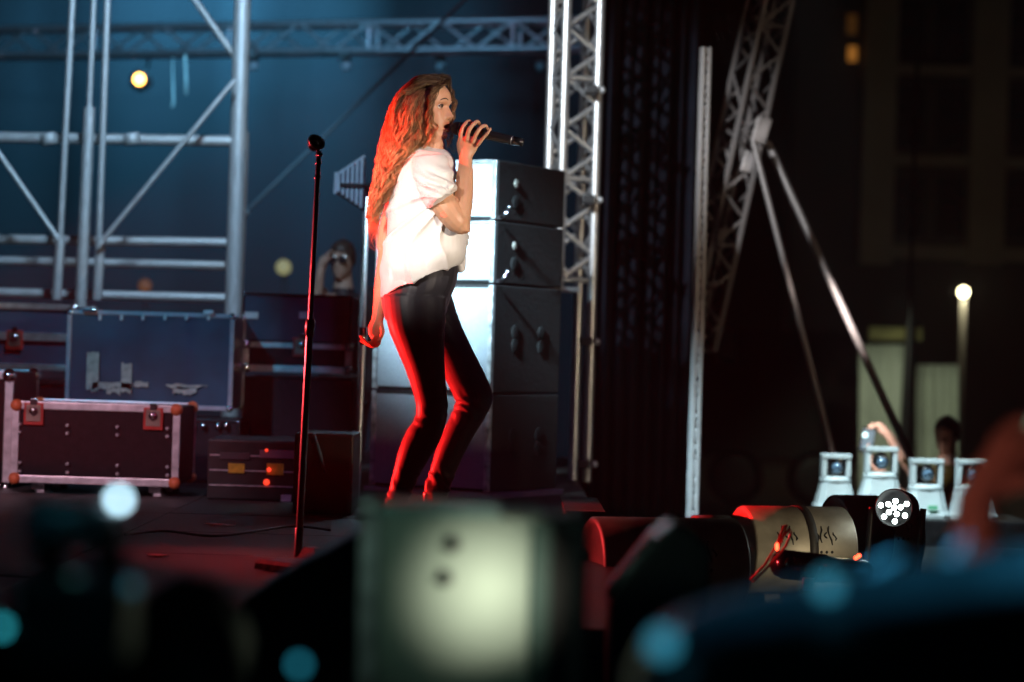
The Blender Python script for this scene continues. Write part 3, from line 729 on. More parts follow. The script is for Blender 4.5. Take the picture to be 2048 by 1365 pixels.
# leggings
lg = MB()
ribs(lg, [(782, 505, 908, 490, 0, .12), (770, 560, 917, 532, 0, .145), (763, 592, 913, 566, 0, .155), (764, 612, 903, 592, .0, .15), (770, 640, 891, 628, .0, .12)], D)
ribs(lg, [(766, 590, 894, 596, -.06, .095), (775, 650, 890, 652, -.085, .088), (794, 700, 889, 698, -.092, .083), (811, 740, 890, 738, -.095, .078), (824, 780, 893, 778, -.098, .068), (832, 812, 896, 808, -.10, .060), (829, 836, 893, 842, -.10, .056), (811, 866, 879, 884, -.10, .058), (797, 900, 858, 919, -.10, .056), (787, 940, 838, 953, -.10, .046), (777, 980, 824, 988, -.10, .039), (768, 1010, 812, 1018, -.10, .036), (764, 1030, 806, 1036, -.10, .035)], D)
ribs(lg, [(800, 592, 903, 590, .07, .095), (838, 650, 921, 646, .088, .085), (864, 700, 944, 696, .093, .080), (884, 745, 967, 742, .095, .072), (902, 783, 984, 780, .095, .062), (910, 806, 985, 805, .095, .058), (900, 833, 969, 838, .095, .055), (885, 865, 949, 871, .095, .056), (871, 900, 930, 907, .095, .052), (861, 935, 914, 941, .095, .044), (852, 962, 904, 970, .095, .038), (848, 984, 898, 990, .095, .036)], D)
me = remesh(lg, .0045, 5, .5)
def crease(p, q):       # stretch creases behind the far knee and at the ankles
    sx, sy = photo_xy(p)
    k = gau(sy - 812, 24) * gau(sx - 925, 34) + .7 * gau(sy - 1000, 40) + .7 * gau(sy - 965, 25) * gau(sx - 875, 40) + .5 * gau(sy - 845, 25) * gau(sx - 840, 30) + .35 * gau(sy - 640, 40) * gau(sx - 885, 25)
    return .0035 * k * math.sin(150 * (p.z * .9 + p.x * .5) + 4 * noise.noise(p * 20)) if k > .03 else 0
warp(me, crease)
link('leggings', me, legg_m, person, True)
# shoes
sh = MB()
chain(sh, [P(785, 1034, D - .1), P(796, 1046, D - .1), P(824, 1066, D - .1), P(846, 1073, D - .105)], [.038, .037, .030, .018])
chain(sh, [P(779, 1040, D - .1), P(776, 1058, D - .1), P(777, 1078, D - .1)], [.024, .012, .009])
me = remesh(sh, .005, 3); link('shoe', me, mat('shoe_leather', (.012, .01, .011), .3, 0, .2, 20, coat=.3), person, True)
sh = MB()
chain(sh, [P(873, 984, D + .095), P(876, 1003, D + .095), P(888, 1035, D + .095), P(903, 1058, D + .095), P(918, 1060, D + .095)], [.040, .040, .034, .026, .016])
chain(sh, [P(858, 990, D + .095), P(852, 1015, D + .095), P(853, 1045, D + .095)], [.026, .012, .008])
me = remesh(sh, .005, 3); link('shoe', me, mat('shoe_leather', (.012, .01, .011), .3), person, True)
# shirt
sm = MB()
TOR = [(832, 284, 893, 300, .0, .062), (808, 300, 905, 318, .0, .125), (795, 330, 912, 345, .0, .175), (784, 375, 914, 385, .0, .195), (776, 430, 928, 430, .0, .19), (769, 480, 934, 470, .0, .185), (763, 525, 932, 498, .0, .18), (760, 560, 928, 517, .0, .185), (762, 598, 921, 530, .0, .18)]
A = np.array(TOR, float); rings = []; n = 44
for k in range((len(A) - 1) * 6 + 1):
    q = crom(A, k / 6); Lp = P(q[0], q[1], D + q[4]); Rp = P(q[2], q[3], D + q[4]); c = (Lp + Rp) / 2; h = (Rp - Lp) / 2
    rings.append([c + h * math.cos(2 * math.pi * j / n) + Vector((0, q[5], 0)) * math.sin(2 * math.pi * j / n) for j in range(n)])
c0 = sum(rings[0], Vector()) / n; top = [[c0 + (p - c0) * .8 + Vector((0, 0, -.01)) for p in rings[0]], [c0 + (p - c0) * .1 + Vector((0, 0, -.02)) for p in rings[0]]]
inn = []
for w, rr in ((-1, .945), (-6, .93), (-12, .92)):
    q = rings[w]; c0 = sum(q, Vector()) / n; inn.append([c0 + (p - c0) * rr + (Vector((0, 0, .004)) if w == -1 else Vector()) for p in q])
c0 = sum(inn[-1], Vector()) / n; inn.append([c0 + (p - c0) * .1 for p in inn[-1]])
sm.rings(list(reversed(top)) + rings + inn)
# near sleeve with rolled cuff, far sleeve
ribs(sm, [(822, 318, 890, 312, -.12, .075), (823, 348, 900, 338, -.155, .078), (833, 378, 908, 360, -.178, .080), (845, 398, 912, 374, -.188, .080)], D, n=32, close=True)
ribs(sm, [(846, 396, 914, 371, -.190, .086), (849, 404, 914, 379, -.192, .088), (852, 410, 912, 384, -.194, .086)], D, n=32)
ribs(sm, [(800, 330, 870, 325, .12, .075), (785, 375, 845, 372, .16, .075), (778, 420, 815, 420, .19, .072)], D, n=32)
# placket front tail
ribs(sm, [(905, 480, 938, 478, .06, .035), (910, 520, 936, 512, .07, .03), (914, 545, 932, 540, .075, .02)], D, n=20)
me = remesh(sm, .0045, 3, .5)
def folds(p, q):
    sx, sy = photo_xy(p); dd = 0
    # drape folds fanning down from the armpit, gathers at the waist and the cuff
    an = math.atan2(sy - 395, sx - 900); rad = math.hypot(sx - 900, sy - 395)
    fan = math.sin(an * 7 + 2.0 * noise.noise(p * 5) + rad * .006)
    dd += .013 * (1 - abs(fan)) ** 2 * min(1, rad / 70) * (sy > 370)
    dd += .012 * noise.noise(Vector((p.x * 5 + p.z * 4, p.y * 5, p.z * 9 - p.x * 5)) + Vector((3, 1, 7)))
    dd += .010 * gau(sy - (520 + (sx - 850) * -.25), 18) * math.sin(sx * .05 + 3 * noise.noise(p * 6))
    dd += .008 * gau(sy - 362, 26) * gau(sx - 880, 45) * math.sin(sy * .28 - sx * .12 + 3 * noise.noise(p * 9))
    return dd
warp(me, folds)
link('shirt', me, shirt_m, person, True)
bar('shirt_button', P(921, 510, D - .02), P(921, 510, D - .03), .005, whitep, person)
# hair: undermass and wavy strands
LX = [(150, 846), (160, 826), (172, 808), (190, 794), (215, 783), (245, 775), (280, 768), (320, 760), (360, 753), (400, 746), (430, 743), (455, 746)]
RX = [(150, 884), (160, 893), (172, 892), (182, 876), (200, 868), (240, 864), (270, 860), (300, 850), (320, 838), (360, 808), (400, 786), (430, 772), (455, 760)]
DR = [(150, .02), (165, .065), (190, .094), (230, .106), (280, .112), (320, .115), (380, .10), (455, .05)]
hm = MB()
ribs(hm, [(interp(y, LX) + 13, y, interp(y, RX) - (5 if y < 185 else 18), y - (2 if y < 175 else 0), .0 if y < 300 else .0 - (y - 300) * .0002, interp(y, DR) * .62) for y in (164, 172, 184, 200, 240, 280, 315, 350, 390, 425)], D, n=32)
hmass = remesh(hm, .006, 4)
hs = MB(); hcol = []; hmv = [tuple(v.co) for v in hmass.vertices]; hmf = [tuple(p.vertices) for p in hmass.polygons]
hs.add(hmv, hmf); hcol += [.55] * len(hmv)
rnd = random.Random(11)
def strand(pts, r):
    hs.tube(pts, [r * (.9 if i < len(pts) * .6 else .9 * (1 - .75 * (i / len(pts) - .6) / .4)) for i in range(len(pts))], 3, False); hcol.extend([rnd.uniform(.55, 1.35)] * (3 * len(pts)))
def lock(u, v, y_end, count, amp, wl, spread):
    ph, ph2 = rnd.uniform(0, 6.28), rnd.uniform(0, 6.28)
    y1 = rnd.uniform(186, 206)
    for s in range(count):
        du, dv = rnd.gauss(0, spread), rnd.gauss(0, spread * 1.6); pts = []
        N = 30; sx0 = rnd.uniform(872, 888) - 26 * (1 - u) * rnd.random(); dph = rnd.gauss(0, .38); ye = y_end + rnd.gauss(0, 12)
        for k in range(N + 1):
            t = k / N; y = 158 + (ye - 158) * t
            uu = min(1.03, max(-.06, u + du * (1 - .45 * t))); vv = max(-1.08, min(1.08, v + dv * (1 - .4 * t)))
            xl, xr = interp(y, LX), interp(y, RX)
            x = xl + (xr - xl) * uu
            prof = math.sqrt(max(.03, 1 - (2 * min(1, max(0, uu)) - 1) ** 2))
            dz = vv * interp(y, DR) * (prof * .75 + .25)
            g = min(1, max(0, (y - 158) / (y1 - 158)))
            g = g * g * (3 - 2 * g)
            yy = (150 + 8 * rnd.random() * 0 + 6 * (1 - abs(v)) * 0) * 1.0
            ytop = 157 + 10 * abs(vv) + 8 * (1 - uu)
            xs = sx0 * (1 - g) + x * g; ys = (ytop * (1 - g) + y * g); dz = dz * (.25 + .75 * g)
            wv = amp * min(1, max(0, (y - 195) / 90)) * (.7 + .5 * t)
            xs += wv * math.sin(2 * math.pi * (y / wl) + ph + dph); dz += wv / 525 * 1.1 * math.cos(2 * math.pi * (y / wl) + ph2 + dph)
            pts.append(P(xs, ys, D + dz))
        strand(pts, rnd.uniform(.0005, .0010))
for k in range(390):
    u = rnd.random(); v = rnd.uniform(-1.05, .9) if rnd.random() < .7 else rnd.uniform(-1.05, -.4)
    ye = 452 - 120 * u ** 1.2 + rnd.gauss(0, 14)
    if u > .75: ye = rnd.uniform(285, 325)
    lock(u, v, ye, 11, rnd.uniform(5, 9.5), rnd.uniform(38, 62), .033)
def freelock(keys, count, sp, amp, wl, r=.0012):
    A = np.array(keys, float); ph = rnd.uniform(0, 6)
    for s in range(count):
        o = np.array([rnd.gauss(0, sp), rnd.gauss(0, sp * .5), rnd.gauss(0, sp / 525)]); pts = []; M = (len(keys) - 1) * 8; dp = rnd.gauss(0, .3); ln = rnd.uniform(.85, 1)
        for k in range(int(M * ln) + 1):
            q = crom(A, k / 8) + o * (1 - .3 * k / M); w = amp * min(1, k / 10)
            pts.append(P(q[0] + w * math.sin(2 * math.pi * k * .125 * wl + ph + dp), q[1], D + q[2] + w / 600 * math.cos(2 * math.pi * k * .125 * wl + ph + dp)))
        if len(pts) > 3: strand(pts, r * rnd.uniform(.8, 1.25))
# face-framing locks on the near side, far-side locks past the chin, swept fringe and crown puff
for kx in range(5):
    freelock([(884, 160 + kx, -.03), (872 - kx * 2, 178, -.085), (864 - kx, 205, -.103), (862 - kx * 2, 240, -.108), (868 - kx * 3, 270, -.112), (866 - kx * 4, 300, -.115)], 9, 2.2, 4, 1.0)
freelock([(862, 215, -.108), (868, 240, -.112), (874, 258, -.112), (868, 278, -.112), (858, 292, -.115)], 8, 2, 3, .8)
for kx in range(4):
    freelock([(893, 163, .0), (900, 178, .015), (906 + kx, 200, .02), (907, 222, .025), (898 + kx, 255, .02), (893 + kx * 4, 285, .0), (898 + kx * 4, 310, -.01)], 7, 2, 3.4, .9)
for k in range(46):
    dz = rnd.uniform(-.095, .07); a = 1 - (dz / .1) ** 2 * .55
    top = 149 + 26 * (dz / .1) ** 2
    x0 = rnd.uniform(872, 892)
    freelock([(x0, top + 9, dz * .35), (x0 - 14, top + 2, dz * .6), (845 + rnd.uniform(-6, 6), top + 3, dz * .85), (818, top + 18, dz), (796 + 8 * (1 - a), 192 + rnd.uniform(-5, 5), dz * 1.05), (783 + 10 * (1 - a), 228, dz * 1.1), (776 + 16 * (1 - a), 262, dz * 1.1)], 8, 2.2, 2.0, .9, .0010)
for kx in range(4):
    freelock([(897 - kx, 160, -.005), (891 - kx * 2, 166 + kx, -.045), (880 - kx * 2, 176 + kx, -.08), (869 - kx, 196, -.102), (864, 222, -.108)], 8, 1.6, 2, .7)
freelock([(880, 158, .0), (892, 152, .01), (899, 160, .015), (902, 178, .03)], 16, 2.5, 1, .5)
freelock([(868, 156, -.02), (884, 150, .0), (896, 157, .01), (900, 172, .02)], 16, 2.5, 1, .5)
for k in range(60):       # flyaways along the back and the crown
    y0 = rnd.uniform(150, 330); x0 = interp(y0, LX) + rnd.uniform(0, 10); dz = rnd.uniform(-.09, .06)
    freelock([(x0, y0, dz), (x0 - rnd.uniform(1, 8), y0 + 22, dz), (x0 - rnd.uniform(0, 12), y0 + 50, dz), (x0 - rnd.uniform(-6, 14), y0 + 80, dz)], 1, .5, 3, 1, .0006)
for k in range(26):
    u = rnd.uniform(-.05, .3); freelock([(interp(330, LX) + 40 * u, 330, rnd.uniform(-.1, .08)), (interp(380, LX) + 30 * u - 3, 380, rnd.uniform(-.1, .08)), (interp(430, LX) + 25 * u - rnd.uniform(0, 8), 430, rnd.uniform(-.08, .05)), (interp(450, LX) + 20 * u - rnd.uniform(-6, 10), 452, rnd.uniform(-.06, .05))], 4, 1.5, 5, 1.1, .001)
hme = hs.mesh('hair')
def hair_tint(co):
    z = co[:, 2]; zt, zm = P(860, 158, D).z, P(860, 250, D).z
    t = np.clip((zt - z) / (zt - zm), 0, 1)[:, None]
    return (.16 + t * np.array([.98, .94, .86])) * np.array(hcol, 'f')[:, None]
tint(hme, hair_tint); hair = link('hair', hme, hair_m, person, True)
# microphone in her hand
m0, m1 = P(903, 255, D + MD), P(1047, 286, D + MD - .10)
axm = (m1 - m0).normalized(); Lm = (m1 - m0).length
mic = empty('microphone', m0, 'black handheld wireless microphone at the singer\'s mouth', 'microphone')
k = Lm / .285
MB().lathe(m0, axm, [(0, .006), (.004, .016), (.012, .023), (.026, .0265), (.036, .0265), (.037, .024)], 24).build('grille_head', mat('mic_mesh', (.03, .03, .033), .35, .7, .4, 400, .6), mic, True)
MB().lathe(m0, axm, [(.036, .0255), (.037, .0268), (.045, .0268), (.046, .0255)], 24).build('collar', blk_gloss, mic, True)
MB().lathe(m0, axm, [(.045, .0238), (.06, .0215), (.10, .0195), (.235 * k, .0172), (.24 * k, .0172)], 24).build('handle', mat('mic_black', (.012, .012, .014), .42, 0, .2, 30), mic, True)
MB().lathe(m0, axm, [(.2405 * k, .0176), (.2435 * k, .0176)], 24).build('ring', alu, mic, True)
MB().lathe(m0, axm, [(.2435 * k, .0168), (.278 * k, .0150), (.283 * k, .013), (.2845 * k, .006)], 24).build('tail_cap', blk_gloss, mic, True)
# ------------------------------------------------------------------ microphone stand
D = 8.0
b0 = P(596, 1118, D); t0 = P(638, 302, D)
def al(t): return b0 + (t0 - b0) * t
stand_m = mat('stand_metal', (.16, .155, .16), .3, .85, .15, 20)
ms = empty('microphone_stand', (b0.x, D, 0), 'tall black microphone stand with empty clip left of the singer', 'microphone stand')
bar('lower_tube', al(.0), al(.58), .0118, stand_m, ms, 20); bar('upper_tube', al(.55), al(1), .0085, stand_m, ms, 18)
MB().lathe(al(.545), (t0 - b0), [(0, .0125), (.002, .0152), (.05, .0152), (.058, .011)], 20).build('clutch', stand_m, ms, True)
MB().lathe(al(.0), (t0 - b0), [(0, .015), (.03, .0145), (.10, .0138), (.104, .012)], 20).build('base_socket', stand_m, ms, True)
for h in (.93, .965, .985): MB().lathe(al(h), (t0 - b0), [(0, .0088), (.001, .0105), (.012, .0105), (.013, .0088)], 16).build('thread_collar', stand_m, ms, True)
MB().ball(P(641, 310, D - .012), .008, 8).build('clip_screw', chrome, ms, True)
cc = P(629, 290, D); ca = Vector((.45, -.72, .52)).normalized()
mb = MB().lathe(cc - ca * .02, ca, [(0, .010), (.006, .018), (.022, .026), (.034, .029), (.034, .0245), (.022, .021), (.010, .012), (.008, .003)], 28)
mb.build('clip_cup', blk_gloss, ms, True)
MB().lathe(cc + ca * .016, ca, [(-.003, .0245), (-.001, .0303), (.002, .0303), (.003, .0245)], 28, False).build('clip_ring', alu, ms, True)
MB().lathe(cc + ca * .006, ca, [(-.002, .012), (0, .018), (.002, .012)], 24, False).build('clip_inner_ring', alu_dull, ms, True)
# heavy slab base with chamfered edges
def fl(x, y): q = P(x, y, 1); v = q - Vector((0, 0, CAMZ)); return Vector((0, 0, CAMZ)) + v * (-CAMZ / v.z)
fa, fb_ = fl(508, 1140), fl(640, 1156); e1 = (fb_ - fa); e2 = Vector((-e1.y, e1.x, 0)).normalized() * .24
cs = [fa, fb_, fb_ + e2, fa + e2 * .8]; ce = sum(cs, Vector()) / 4; mb = MB()
mb.rings([[ce + (q - ce) * k + Vector((0, 0, z)) for q in cs] for k, z in ((1, .003), (.985, .022), (.90, .033), (.25, .045), (.16, .075), (.12, .078))])
mb.build('cast_base', mat('cast_iron', (.12, .10, .10), .38, .2, .3, 30, .1), ms)

# ================================================================== OTHER PEOPLE
def figure(label, hp, face, shoulders, arms, hip, legs_to, cloth, hairm, hs=1.0, tone=1.0):
    """one continuous clothed body: head point, facing vector, shoulder pair, arm chains, hip point, floor height"""
    b = MB(); hp = Vector(hp); face = Vector(face).normalized(); side = Vector((0, 0, 1)).cross(face)
    def fh(x, y, z): return hp + (face * x + side * y + Vector((0, 0, z))) * hs
    rings = []
    for i in range(41):
        z = -.115 + .23 * i / 40; q = z + .115; xf, xb, w = interp(q, FR), interp(q, BK), interp(q, WD); ring = []
        for j in range(40):
            a = 2 * math.pi * j / 40; c, s_ = math.cos(a), math.sin(a); x = (xf if c > 0 else -xb) * c; y = w * s_
            if c > 0:
                x += .024 * gau(y, .012) * gau(q - .085, .016) - .008 * gau(abs(y) - .03, .014) * gau(q - .117, .01) + .005 * gau(y, .02) * gau(q - .05, .008)
            ring.append(fh(x, y, z))
        rings.append(ring)
    b.rings(rings)
    s0, s1 = Vector(shoulders[0]), Vector(shoulders[1]); sc = (s0 + s1) / 2; hip = Vector(hip)
    chain(b, [fh(-.02, 0, -.05), fh(-.03, 0, -.12), sc + Vector((0, 0, -.02))], [.055, .056, .075])
    t = (s1 - s0).normalized(); fw = t.cross(Vector((0, 0, 1))); rr = []
    for k in range(13):
        u = k / 12; c = sc.lerp(hip, u); w = float(np.interp(u, [0, .12, .5, .8, 1], [.10, .19, .165, .15, .175])); dd = float(np.interp(u, [0, .2, .6, 1], [.06, .115, .11, .12]))
        rr.append([c + t * w * math.cos(a) + fw * dd * math.sin(a) for a in [2 * math.pi * j / 24 for j in range(24)]])
    b.rings(rr)
    for ch in arms:
        pts = [Vector(p) for p in ch['p']]; chain(b, pts[:3] if len(pts) > 2 else pts, [.056, .046, .028][:len(pts)], 14, 5)
        if ch.get('hand'):
            w = pts[2]; hd = Vector(ch['hand']).normalized(); pn = Vector(ch.get('palm', (0, 1, 0))).normalized(); ac = hd.cross(pn).normalized()
            chain(b, [w, w + hd * .045, w + hd * .085], [.027, .030, .028], 12)
            curl = ch.get('curl', .5)
            for k in range(4):
                o0 = w + hd * .085 + ac * (k - 1.5) * .019; ln = (.07, .078, .072, .058)[k]
                d1 = (hd + pn * curl * .5).normalized(); d2 = (hd * (1 - curl * .6) + pn * curl * 1.3).normalized()
                chain(b, [o0, o0 + d1 * ln * .55, o0 + d1 * ln * .55 + d2 * ln * .5], [.0092, .0086, .0068], 8, 3)
            o0 = w + hd * .03 - ac * .026; chain(b, [o0, o0 - ac * .025 + hd * .03 + pn * .01, o0 - ac * .02 + hd * .06 + pn * .03], [.011, .010, .008], 8, 3)
    for sg in (-1, 1):
        h0 = hip + t * .085 * sg
        chain(b, [h0, Vector((h0.x, h0.y, (hip.z + legs_to) / 2 + .04)) + fw * .01, Vector((h0.x, h0.y, legs_to + .09)), ], [.09, .062, .045])
        chain(b, [Vector((h0.x, h0.y, legs_to + .05)), Vector((h0.x, h0.y, legs_to + .04)) + face * .15], [.045, .038])
    me = remesh(b, .007, 4)
    cl = np.array(cloth); hz = hp.z; tops = [Vector(c['p'][0]) for c in arms]
    def ft(co):
        skinm = (co[:, 2] > sc.z + .035) & (np.hypot(co[:, 0] - hp.x, co[:, 1] - hp.y) < .16)
        for c in arms:
            if c.get('bare'):
                e, w = np.array(c['p'][c['bare'] - 1]), np.array(c['p'][-1]); ax = (w - e) / np.linalg.norm(w - e)
                pr = (co - e) @ ax; ds = np.linalg.norm(co - e - np.outer(pr, ax), axis=1)
                skinm |= (pr > .03) & (pr < np.linalg.norm(w - e) + .22) & (ds < .13)
        return np.where(skinm[:, None], tone, cl)
    tint(me, ft)
    o = link('person', me, mat('figure_skin', (.55, .34, .26), .6, 0, .1, 20, .1, .3, attr='tint'), None, True)
    tag(o, label, 'person')
    # hair cap
    hb = MB(); rr = []
    for i in range(15):
        an = math.pi * .62 * i / 14; q = []
        for j in range(28):
            a = 2 * math.pi * j / 28; v = Vector((math.sin(an) * math.cos(a) * .107 - .012, math.sin(an) * math.sin(a) * .080, math.cos(an) * .117 + (.02 if True else 0) + (.05 * max(0, math.cos(a)) * (an / 1.9) ** 2 * 1.6)))
            q.append(fh(*(v + Vector((0, 0, -.005)) * 1)) + Vector((1, 1, 1)) * .006 * noise.noise(Vector((j, i, 3)) * .9))
        rr.append(q)
    hb.rings(rr).build('hair', hairm, o, True)
    return o
# crew member in sunglasses behind the cases
D = 14.6
hp = P(684, 522, D); S = F / D
crew = figure('crew member in sunglasses with one arm raised to his head, behind the cases', hp, (-.25, -1, -.05), (P(735, 590, D), P(640, 588, D)), [
    {'p': (P(640, 590, D), P(628, 640, D - .1), P(640, 545, D - .16)), 'hand': P(655, 500, D - .1) - P(640, 545, D - .16), 'palm': (1, .3, 0), 'bare': 2},
    {'p': (P(738, 592, D), P(752, 680, D), P(742, 760, D - .05)), 'hand': (0, 0, -1), 'palm': (-1, 0, 0)}], P(690, 770, D), 0.0, (.02, .025, .04), dark_hair, .98, .5)
gl = MB()
fc_ = Vector((-.25, -1, 0)).normalized(); sd_ = Vector((0, 0, 1)).cross(fc_)
for sg in (-1, 1): gl.lathe(hp + fc_ * .088 + sd_ * .033 * sg + Vector((0, 0, .004)), fc_, [(0, .026), (.004, .027), (.006, .022)], 16)
gl.tube([hp + fc_ * .094 + sd_ * .01, hp + fc_ * .094 - sd_ * .01], .003); gl.build('sunglasses', blk_gloss, crew)
# spectator holding a phone beyond the moving lights
D = 15.5; G0 = -1.1
sp1 = figure('spectator with both bare arms raised holding a phone beyond the moving lights', P(1893, 872, D + .2), (-.6, -1, 0), (P(1925, 930, D + .2), P(1850, 950, D + .1)), [
    {'p': (P(1850, 950, D + .1), P(1842, 965, D - .15), P(1778, 872, D - .2)), 'hand': (-.7, 0, .6), 'palm': (-.3, 0, -1), 'curl': .8, 'bare': 1},
    {'p': (P(1925, 935, D + .2), P(1820, 1000, D - .2), P(1738, 915, D - .22)), 'hand': (-.4, 0, .8), 'palm': (.9, 0, .1), 'curl': .8, 'bare': 2}], P(1890, 1110, D + .2), G0, (.10, .11, .02), dark_hair, 1.0)
q = P(1735, 880, D - .25)
ph = empty('smartphone', q, 'smartphone with lit screen held up by the spectator', 'phone')
bx('phone_body', q, (.085, .02, .15), blk_gloss, ph, ry=.15); bx('screen', q + Vector((0, -.0115, 0)), (.072, .003, .13), led('phone_screen', (.25, .55, .75), .35), ph, ry=.15)
MB().ball(q + Vector((-.018, -.018, .03)), .016, 8).build('flash_light', led('flash_white', (.7, 1, 1), 3), ph, True)
spot('moving_light_lamp', (1.2, 11.6, 3.2), P(1800, 950, 13.0), 1150, (.72, .96, 1), 26, .9, .15)
spot('arm_fill', (1.0, 12.6, 2.6), P(1772, 880, 15.3), 2600, (1, .93, .9), 8, .7, .1)  # separate spot added just for the spectator's raised arms

# ------------------------------------------------------------------ drums along the apron
drum_m = mat('drum_steel', (.30, .27, .22), .5, .35, .35, 9, .15)
band_m = mat('drum_band', (.02, .018, .018), .6)
AZ = -.25
def drum(xc, yt, d, r, ln, rz, label, bands):
    t = P(xc, yt, d); c = Vector((t.x, d, AZ + .06 + r)); ax = Vector((math.cos(rz), math.sin(rz), 0))
    root = empty('drum', (c.x, c.y, AZ), label, 'drum', 'drums lying along the stage apron')
    prof = [(-ln / 2 + .012, .0), (-ln / 2 + .012, r - .03), (-ln / 2, r - .012), (-ln / 2 + .01, r), (ln / 2 - .01, r), (ln / 2, r - .012), (ln / 2 - .012, r - .03), (ln / 2 - .012, 0)]
    MB().lathe(c, ax, [(h, max(q, .002)) for h, q in prof], 48, False).build('shell', drum_m, root, True)
    for b0, b1 in bands:
        MB().lathe(c, ax, [(b0 * ln, r - .004), (b0 * ln, r + .004), (b1 * ln, r + .004), (b1 * ln, r - .004)], 48, False).build('band', band_m, root, True)
    # stencilled strokes and dots on the flank
    for bb in (.18, -.2) if ln > .3 else (.1,):
        for k in range(5):
            h = bb * ln + (k - 2) * .018; a0 = R(28 + (k % 2) * 9); a1 = R(8 + (k * 7 % 5) * 3); pts = []
            fr_ = Vector((ax.y, -ax.x, 0))
            if fr_.y > 0: fr_ = -fr_
            for i in range(5):
                an = a0 + (a1 - a0) * i / 4; pts.append(c + ax * (h + .006 * math.sin(i * 1.3 + k)) + (fr_ * math.cos(an) + Vector((0, 0, 1)) * math.sin(an)) * (r + .0008))
            MB().tube(pts, [.0025, .004, .003, .004, .002], 5).build('stencil_stroke', hole, root)
        for k in range(3):
            an = R(2); q = c + ax * (bb * ln + (k - 1) * .022) + (fr_ * math.cos(an) + Vector((0, 0, 1)) * math.sin(an)) * r
            MB().lathe(q, fr_, [(0, .006), (.002, .005)], 8).build('stencil_dot', hole, root)
    for s in (-.3, .3): MB().box((c.x + ax.x * ln * s, c.y + ax.y * ln * s, AZ + .035), (.06, .26, .07), rz).build('cradle', blk, root)
    return root
drum(1330, 1012, 8.3, .172, .52, R(14), 'largest steel drum with black stencil marks, nearest on the apron', ())
drum(1425, 1010, 8.62, .166, .12, R(14), 'short dark red drum end behind the nearest steel drum', ((-.5, .5),))
drum(1585, 1002, 9.3, .168, .42, R(16), 'second steel drum with a black band round its middle', ((.02, .10),))
drum(1745, 992, 10.1, .170, .34, R(18), 'farthest steel drum beside the lit lamp head', ((-.5, .05),))
spot('drum_lamp', (2.7, 6.7, .02), P(1570, 1100, 8.9), 170, (1, .84, .55), 27, .9, .05)
# clutter on the apron: cable loops coloured as lit red, short tube, clamp
rc = empty('cable', P(1540, 1120, 7.6), 'thin cable loop coloured as lit red in front of the second drum', 'cable')
red_lit_cable = mat('red_lit_cable', (.6, .02, .02), .3)  # red light on the loops is put into their colour
MB().tube([P(1500, 1160, 7.6), P(1530, 1130, 7.6), P(1556, 1085, 7.6), P(1568, 1052, 7.6), P(1574, 1050, 7.6), P(1566, 1075, 7.6), P(1552, 1100, 7.6)], .004).build('loop', red_lit_cable, rc, True)
MB().tube([P(1552, 1108, 7.6), P(1568, 1070, 7.6), P(1580, 1058, 7.6), P(1583, 1066, 7.6), P(1572, 1092, 7.6), P(1545, 1125, 7.6), P(1505, 1165, 7.6)], .004).build('loop', red_lit_cable, rc, True)
MB().ball(P(1554, 1094, 7.57), .006, 8, (1, 1, 2.2)).build('glow_dot', led('red_led2', (1, .08, .03), 6), rc, True)
MB().box((P(1515, 1150, 7.6).x, 7.7, -.17), (.16, .12, .15)).build('plug_box', blk, rc, bevel=.01)
hl = empty('floodlight_bar', P(1640, 1130, 7.8), 'black ribbed light bar lying in front of the banded drum', 'light bar')
p0, p1 = P(1560, 1128, 7.7), P(1725, 1145, 8.0)
MB().tube([p0, p1], .042, 16).build('housing', blk_gloss, hl, True)
for k in range(9):
    c = p0.lerp(p1, .06 + k * .055); MB().lathe(c, p1 - p0, [(-.004, .04), (-.003, .047), (.003, .047), (.004, .04)], 16, False).build('rib', blk_gloss, hl, True)
for x, y in ((1718, 1112), (1712, 1116)): MB().ball(P(x, y, 7.8), .007, 8).build('glow_dot', led('red_led2', (1, .08, .03), 6), hl, True)
MB().box((P(1640, 1160, 7.85).x, 7.9, -.19), (.3, .1, .11)).build('foot', blk, hl, bevel=.01)
bx('tag_plate', P(1616, 1168, 7.6), (.035, .01, .04), whitep, hl)
# par lamp with lit LED cluster
D = 9.3
c = P(1788, 1016, D); pl = empty('par_lamp', (c.x, D, AZ), 'round lamp head with a cluster of bright white LEDs facing the camera', 'stage light')
axp = (Vector((0, 0, CAMZ)) - c).normalized() + Vector((-.25, 0, 0)); axp.normalize()
MB().lathe(c - axp * .16, axp, [(0, .03), (.01, .065), (.14, .074), (.165, .074), (.165, .07), (.05, .066), (.05, .003)], 24, False).build('housing', hole, pl, True)
a_ = axp.orthogonal().normalized(); b_ = axp.cross(a_)
for k in range(11):
    rr_, an = (0, 0) if k == 0 else ((.026, k * 1.257) if k < 6 else (.052, k * .9))
    MB().ball(c + (a_ * math.cos(an) + b_ * math.sin(an)) * rr_ + axp * .0, .0100, 8).build('diode', led('white_led', (.85, 1, .95), 26), pl, True)
for s in (-1, 1): bar('yoke_arm', c - axp * .06 + Vector((.1 * s, 0, 0)), Vector((c.x + .1 * s, D + .05, AZ + .02)), .012, blk, pl)
bx('base_plate', (c.x, D + .05, AZ + .012), (.26, .16, .02), blk, pl)
